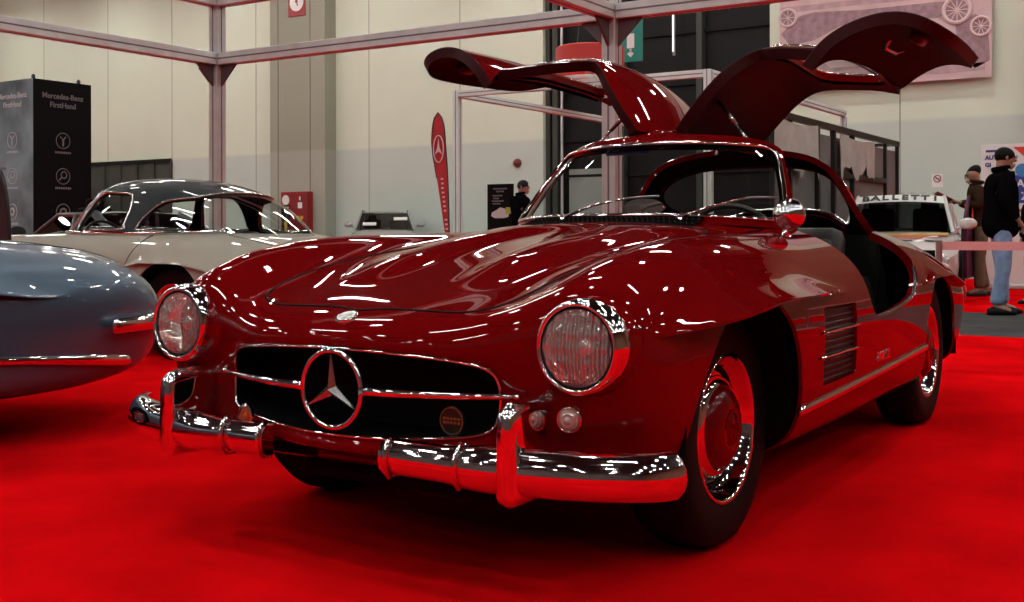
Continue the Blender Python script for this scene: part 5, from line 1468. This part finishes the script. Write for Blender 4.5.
# opened purple door with an orange number on its left side
dh = bpy.data.objects.new('front_door', None); dh.location = (.50, .80, 0); dh.rotation_euler = (0, 0, math.radians(-7)); dh.scale = (.78, 1, 1); link(dh, rc)
PUR = mat('purple_livery', (.060, .008, .035), .5, spec=.2); OR2 = mat('number_orange', (.72, .16, .03), .4)
B().prism([(0, .26), (-1.0, .26), (-1.05, .90), (-.98, .93), (-.02, .93), (.02, .6)], .07, Matrix.Translation((0, .035, 0)) @ Matrix.Rotation(PI/2, 4, 'X')).build('door_panel', PUR, dh)
b = B()
for p, q in (((-.02, .93), (-.62, 1.33)), ((-.62, 1.33), (-.98, 1.30)), ((-.98, 1.30), (-1.0, .93))): b.tube([(p[0], 0, p[1]), (q[0], 0, q[1])], .028, 8)
b.build('door_frame', PUR, dh, smooth=True, autosmooth=.8)
mesh_obj('door_window', [(-.05, 0, .93), (-.62, 0, 1.32), (-.97, 0, 1.29), (-.98, 0, .93)], [(0, 1, 2, 3)], mat('door_number_board', (.10, .015, .06), .4), dh)
for sgn in (1, -1):
    t = text_obj('race_number', '8', .42, OR2, dh, (-.66, -.012*sgn-.02*(sgn > 0) if False else -.045*sgn, 1.09), (PI/2, 0, 0 if sgn > 0 else PI), .004, bold=.016)
B().lathe([(0, .004), (.10, .004), (.10, 0)], Matrix.Translation((-.60, -.036, .72)) @ Matrix.Rotation(PI/2, 4, 'X'), 24).build('door_badge', WHITE, dh)
# ------------------------------------------------------------------ visitors
SKIN = mat('skin', (.36, .20, .14), .55, noise=(14, .12)); HAIR = mat('hair_black', (.005, .004, .0035), .6, spec=.1)
def skinned(name, pts, edges, radii, m, parent, sub=2, root=0):
    me = bpy.data.meshes.new(name); me.from_pydata([tuple(p) for p in pts], edges, []); o = bpy.data.objects.new(name, me); COL.objects.link(o)
    md = o.modifiers.new('skin', 'SKIN'); md.use_smooth_shade = True; md.branch_smoothing = .5
    for i, v in enumerate(me.skin_vertices[0].data):
        r = radii[i]; v.radius = (r, r) if not isinstance(r, tuple) else r; v.use_root = (i == root)
    s = o.modifiers.new('sub', 'SUBSURF'); s.levels = sub; s.render_levels = sub
    dg = bpy.context.evaluated_depsgraph_get(); dg.update(); me2 = bpy.data.meshes.new_from_object(o.evaluated_get(dg))
    bpy.data.objects.remove(o); me2.name = name; me2.materials.clear(); me2.materials.append(m)
    me2.polygons.foreach_set('use_smooth', [True]*len(me2.polygons))
    return link(bpy.data.objects.new(name, me2), parent)

def person(label, loc, rz, H, top_m, leg_m, shoe_m, arms, stance=.10, lean=0., head_dir=(1, 0, 0), jacket_len=.47, hood=False, beanie=False, group=None, glasses=True, bulk=1., top_name='jacket', leg_name='trousers'):
    """standing figure facing +x; arms = {side: (elbow, wrist, finger direction)} in metres for a 1.75 m person"""
    k = H/1.75
    t = thing('person', label, 'person', loc, rz, group)
    def S(p): return Vector(p)*k
    hip, waist, chest, neck = (0, 0, .93), (.005+lean*.2, 0, 1.08), (.0+lean*.7, 0, 1.30), (lean, 0, 1.49)
    pts = [hip, waist, chest, neck]; R = [(.125, .155), (.115, .150), (.125, .175), (.055, .055)]; E = [(0, 1), (1, 2), (2, 3)]
    hd = Vector(head_dir).normalized(); hc = Vector((lean+.03, 0, 1.60))+hd*.02
    pts += [tuple(Vector((lean+.01, 0, 1.535))), tuple(hc+Vector((0, 0, .00))), tuple(hc+Vector((0, 0, .085)))]; R += [(.058, .058), (.106, .090), (.096, .084)]; E += [(3, 4), (4, 5), (5, 6)]
    legs = {}
    for sd in (1, -1):
        i = len(pts); fx = stance*sd
        P = [(0, sd*.095, .86), (fx*.35+.02, sd*.105, .48), (fx-.02, sd*.11, .09), (fx+.13, sd*.125, .035)]
        pts += P; R += [.092, .060, .042, .034]; E += [(0, i), (i, i+1), (i+1, i+2), (i+2, i+3)]; legs[sd] = P
        sh = (lean*.9, sd*.175, 1.405); el, wr, fd = arms[sd]
        i = len(pts); fdv = Vector(fd).normalized(); palm = Vector(wr)+fdv*.075
        pts += [sh, el, wr, tuple(palm)]; R += [.050, .042, .028, (.034, .018)]; E += [(2, i), (i, i+1), (i+1, i+2), (i+2, i+3)]
        # fingers
        sidev = Vector((0, 0, 1)).cross(fdv); sidev = sidev.normalized() if sidev.length > .1 else Vector((0, 1, 0)); curl = fdv.cross(sidev)
        if curl.z > 0: curl = -curl
        pi = i+3
        for q, (o_, ln) in enumerate(((-.027, .062), (-.009, .072), (.009, .068), (.027, .052))):
            b0 = palm+sidev*o_; b1 = b0+fdv*ln*.55+curl*.012; b2 = b1+fdv*ln*.35+curl*.030
            j = len(pts); pts += [tuple(b0+fdv*.012), tuple(b1), tuple(b2)]; R += [.0095, .0088, .0075]; E += [(pi, j), (j, j+1), (j+1, j+2)]
        th = Vector(wr)+fdv*.03+sidev*sd*-.03; j = len(pts)
        pts += [tuple(th), tuple(th+fdv*.035+curl*.02+sidev*sd*-.012)]; R += [.011, .009]; E += [(i+2, j), (j, j+1)]
    skinned('body', [S(p) for p in pts], E, [tuple(x*k for x in r) if isinstance(r, tuple) else r*k for r in R], SKIN, t)
    # face: brow, nose, ears, mouth, eyes
    X = hd; Yv = Vector((0, 0, 1)).cross(X); Z = Vector((0, 0, 1))
    def fp(x, y, z): return S(hc+X*x+Yv*y+Z*z)
    B().tube([fp(.082, 0, .035), fp(.102, 0, -.006), fp(.080, 0, -.016)], [.007*k, .015*k, .010*k], 8).build('nose', SKIN, t, smooth=True)
    for sd in (1, -1): B().tube([fp(-.005, sd*.074, .035), fp(-.012, sd*.084, .015), fp(-.004, sd*.078, -.018)], [.012*k, .014*k, .009*k], 8).build('ear', SKIN, t, smooth=True)
    B().tube([fp(.030, 0, -.055), fp(.060, 0, -.066), fp(.035, 0, -.088)], [.03*k, .036*k, .025*k], 8).build('chin', SKIN, t, smooth=True)
    b = B()
    for sd in (1, -1): b.lathe([(0, .011*k), (.008*k, .008*k), (.011*k, 0)], Matrix.Translation(fp(.076, sd*.030, .030)) @ X.to_track_quat('Z', 'Y').to_matrix().to_4x4(), 10)
    b.build('eyes', INK, t, smooth=True)
    B().tube([fp(.080, -.022, -.045), fp(.090, 0, -.046), fp(.080, .022, -.045)], .005*k, 6).build('mouth', mat('lips', (.22, .07, .06), .5), t, smooth=True)
    # hair
    V = []; F = []; nu, nv = 24, 11; hm = HAIR if not beanie else mat('beanie_black', (.006, .006, .006), .9)
    for i in range(nv):
        ph = 2.25*(i/(nv-1))
        for j in range(nu):
            a = 2*PI*j/nu; front = max(0, math.cos(a)); low = min(ph, 2.25-1.15*max(0, math.cos(a*.5))**1.5)
            r = 1.0; V.append(fp(.100*math.sin(low)*math.cos(a)*r-.012, .087*math.sin(low)*math.sin(a)*r, .040+.092*math.cos(low)))
    for i in range(nv-1):
        for j in range(nu): F.append((i*nu+j, i*nu+(j+1) % nu, (i+1)*nu+(j+1) % nu, (i+1)*nu+j))
    B().add(V, F).build('beanie' if beanie else 'hair', hm, t, smooth=True)
    if glasses:
        b = B()
        for sd in (1, -1):
            b.tube([fp(.098, sd*.032+.022*math.cos(a), .030+.016*math.sin(a)) for a in np.linspace(0, 2*PI, 16, endpoint=False)], .003*k, 5, closed=True).tube([fp(.096, sd*.052, .034), fp(.0, sd*.082, .034)], .003*k, 5)
        b.tube([fp(.099, -.010, .032), fp(.099, .010, .032)], .003*k, 5); b.build('glasses', INK, t)
    # clothing follows the limbs
    P = [(0, 0, .88+.47-jacket_len), (.0, 0, 1.0), (.005+lean*.2, 0, 1.10), (lean*.7, 0, 1.30), (lean*.95, 0, 1.455), (lean+.0, 0, 1.515)]; R = [(.168*bulk, .200), (.168*bulk, .198), (.165*bulk, .195), (.162*bulk, .205), (.115*bulk, .13), (.085, .085)]; E = [(0, 1), (1, 2), (2, 3), (3, 4), (4, 5)]
    for sd in (1, -1):
        el, wr, fd = arms[sd]; i = len(P); P += [(lean*.9, sd*.195, 1.42), el, tuple(Vector(el)*.08+Vector(wr)*.92)]; R += [.098, .070, .052]; E += [(3, i), (i, i+1), (i+1, i+2)]
    skinned(top_name, [S(p) for p in P], E, [tuple(x*k for x in r) if isinstance(r, tuple) else r*k for r in R], top_m, t)
    B().tube([S(Vector((lean+.075*math.cos(a), .075*math.sin(a), 1.512+.012*math.cos(a)))) for a in np.linspace(0, 2*PI, 24, endpoint=False)], .022*k, 8, closed=True).build('collar', top_m, t, smooth=True)
    P = [(0, 0, 1.06), (0, 0, .90)]; R = [(.140, .172), (.142, .176)]; E = [(0, 1)]
    for sd in (1, -1):
        L = legs[sd]; i = len(P); a, kn, an = Vector(L[0]), Vector(L[1]), Vector(L[2])
        P += [tuple(a), tuple(a*.5+kn*.5), tuple(kn), tuple(kn*.5+an*.5), tuple(an+Vector((0, 0, .0)))]; R += [.105, .094, .080, .072, .076]; E += [(1, i)]+[(i+q, i+q+1) for q in range(4)]
    skinned(leg_name, [S(p) for p in P], E, [tuple(x*k for x in r) if isinstance(r, tuple) else r*k for r in R], leg_m, t)
    for sd in (1, -1):
        an = Vector(legs[sd][2]); V = []; F = []; ns, m = 9, 12
        for i in range(ns):
            s = i/(ns-1); x = an.x-.085+.29*s; w = .040+.014*math.sin(PI*min(1, s*1.15)); hgt = (.085 if s < .4 else .085-.045*(s-.4)/.6)
            if i in (0, ns-1): w *= .55; hgt *= .7
            for q in range(m):
                a = 2*PI*q/m; V.append(S((x, an.y+w*math.cos(a), max(.0, .038+(hgt-.0)*.5*math.sin(a)*1.15+(hgt-.08)*.3))))
        for i in range(ns-1):
            for q in range(m): F.append((i*m+q, i*m+(q+1) % m, (i+1)*m+(q+1) % m, (i+1)*m+q))
        F.append(tuple(range(m))); F.append(tuple((ns-1)*m+q for q in range(m)))
        B().add(V, F).build('shoe', shoe_m, t, smooth=True)
    return t, k
JBLK = mat('jacket_black', (.004, .004, .0045), .9, spec=0., bump=.3, bscale=30); JEAN = mat('blue_jeans', (.20, .30, .48), .8, noise=(9, .3), bump=.3, bscale=40)
BRN = mat('jacket_brown', (.038, .022, .013), .85, spec=0., bump=.3, bscale=30); KHA = mat('khaki_trousers', (.115, .085, .050), .8, noise=(8, .25)); SHB = mat('shoe_black', (.005, .005, .005), .5, spec=.15); SHN = mat('shoe_brown', (.03, .016, .010), .5)
# camera-right direction in the hall, used to aim the profiles
RIGHT = math.atan2(_r.y, _r.x)
g = hit(1001, 314.5, 'z', 0.)
p1, k1 = person('man in black jacket and light blue jeans standing in profile by the barrier band', (g.x, g.y, 0), RIGHT-.15, 1.78, JBLK, JEAN, SHB,
    {1: ((-.02, .25, 1.15), (.13, .20, .98), (.5, -.1, -.8)), -1: ((-.03, -.25, 1.15), (.12, -.21, .97), (.5, .1, -.8))}, stance=.06, jacket_len=.60, head_dir=(1, 0, -.06), bulk=1.22)
g = hit(981, 296, 'z', 0.)
p2, k2 = person('man in brown jacket and khaki trousers reading a red leaflet', (g.x, g.y, 0), RIGHT+PI-.25, 1.78, BRN, KHA, SHN,
    {1: ((.05, .25, 1.18), (.27, .10, 1.24), (.9, -.3, .2)), -1: ((.05, -.25, 1.18), (.27, -.10, 1.24), (.9, .3, .2))}, stance=.05, lean=.05, jacket_len=.50, head_dir=(1, 0, -.35))
o = B().box((0, 0, 0), (.30, .22, .010), bev=.002).build('leaflet', mat('leaflet_red', (.30, .03, .02), .5)); 
o.matrix_world = Matrix.Translation(p2.location) @ Matrix.Rotation(p2.rotation_euler.z, 4, 'Z') @ Matrix.Translation((.43*k2, 0, 1.30*k2)) @ Matrix.Rotation(-.5, 4, 'Y') @ Matrix.Rotation(.15, 4, 'X'); tag(o, 'dark red leaflet held by the man in the brown jacket', 'leaflet')
g = at(1034, 260, 13.5)
p3, k3 = person('figure in dark clothes cut off by the right edge of the picture', (g.x, g.y, 0), RIGHT+PI, 1.45, JBLK, mat('trousers_black', (.006, .006, .0065), .9, spec=0.), SHB,
    {1: ((.0, .26, 1.16), (.06, .27, .93), (.2, 0, -1)), -1: ((.0, -.26, 1.16), (.06, -.27, .93), (.2, 0, -1))}, jacket_len=.55)
g = at(521, 230, 17.5)
p4, k4 = person('person in black beside the poster, mostly hidden by the red car windscreen', (g.x, g.y, 0), RIGHT-.4, 1.70, JBLK, mat('trousers_black'), SHB,
    {1: ((.0, .26, 1.16), (.08, .24, .95), (.2, 0, -1)), -1: ((.0, -.26, 1.16), (.08, -.24, .95), (.2, 0, -1))}, beanie=True, jacket_len=.6, glasses=False)
# ------------------------------------------------------------------ light and colour management
w = bpy.data.worlds.new('world'); SC.world = w; w.use_nodes = True
w.node_tree.nodes['Background'].inputs[0].default_value = (.02, .02, .022, 1); w.node_tree.nodes['Background'].inputs[1].default_value = 1.
vs = SC.view_settings; vs.view_transform = 'Standard'; vs.look = 'None'; vs.gamma = 1.; vs.exposure = 0.; vs.use_curve_mapping = False
SC.cycles.use_denoising = True
SC.cycles.max_bounces = 8; SC.cycles.transparent_max_bounces = 24; SC.cycles.glossy_bounces = 5; SC.cycles.diffuse_bounces = 3
SC.cycles.caustics_reflective = False; SC.cycles.caustics_refractive = False
SC.cycles.sample_clamp_indirect = 6.
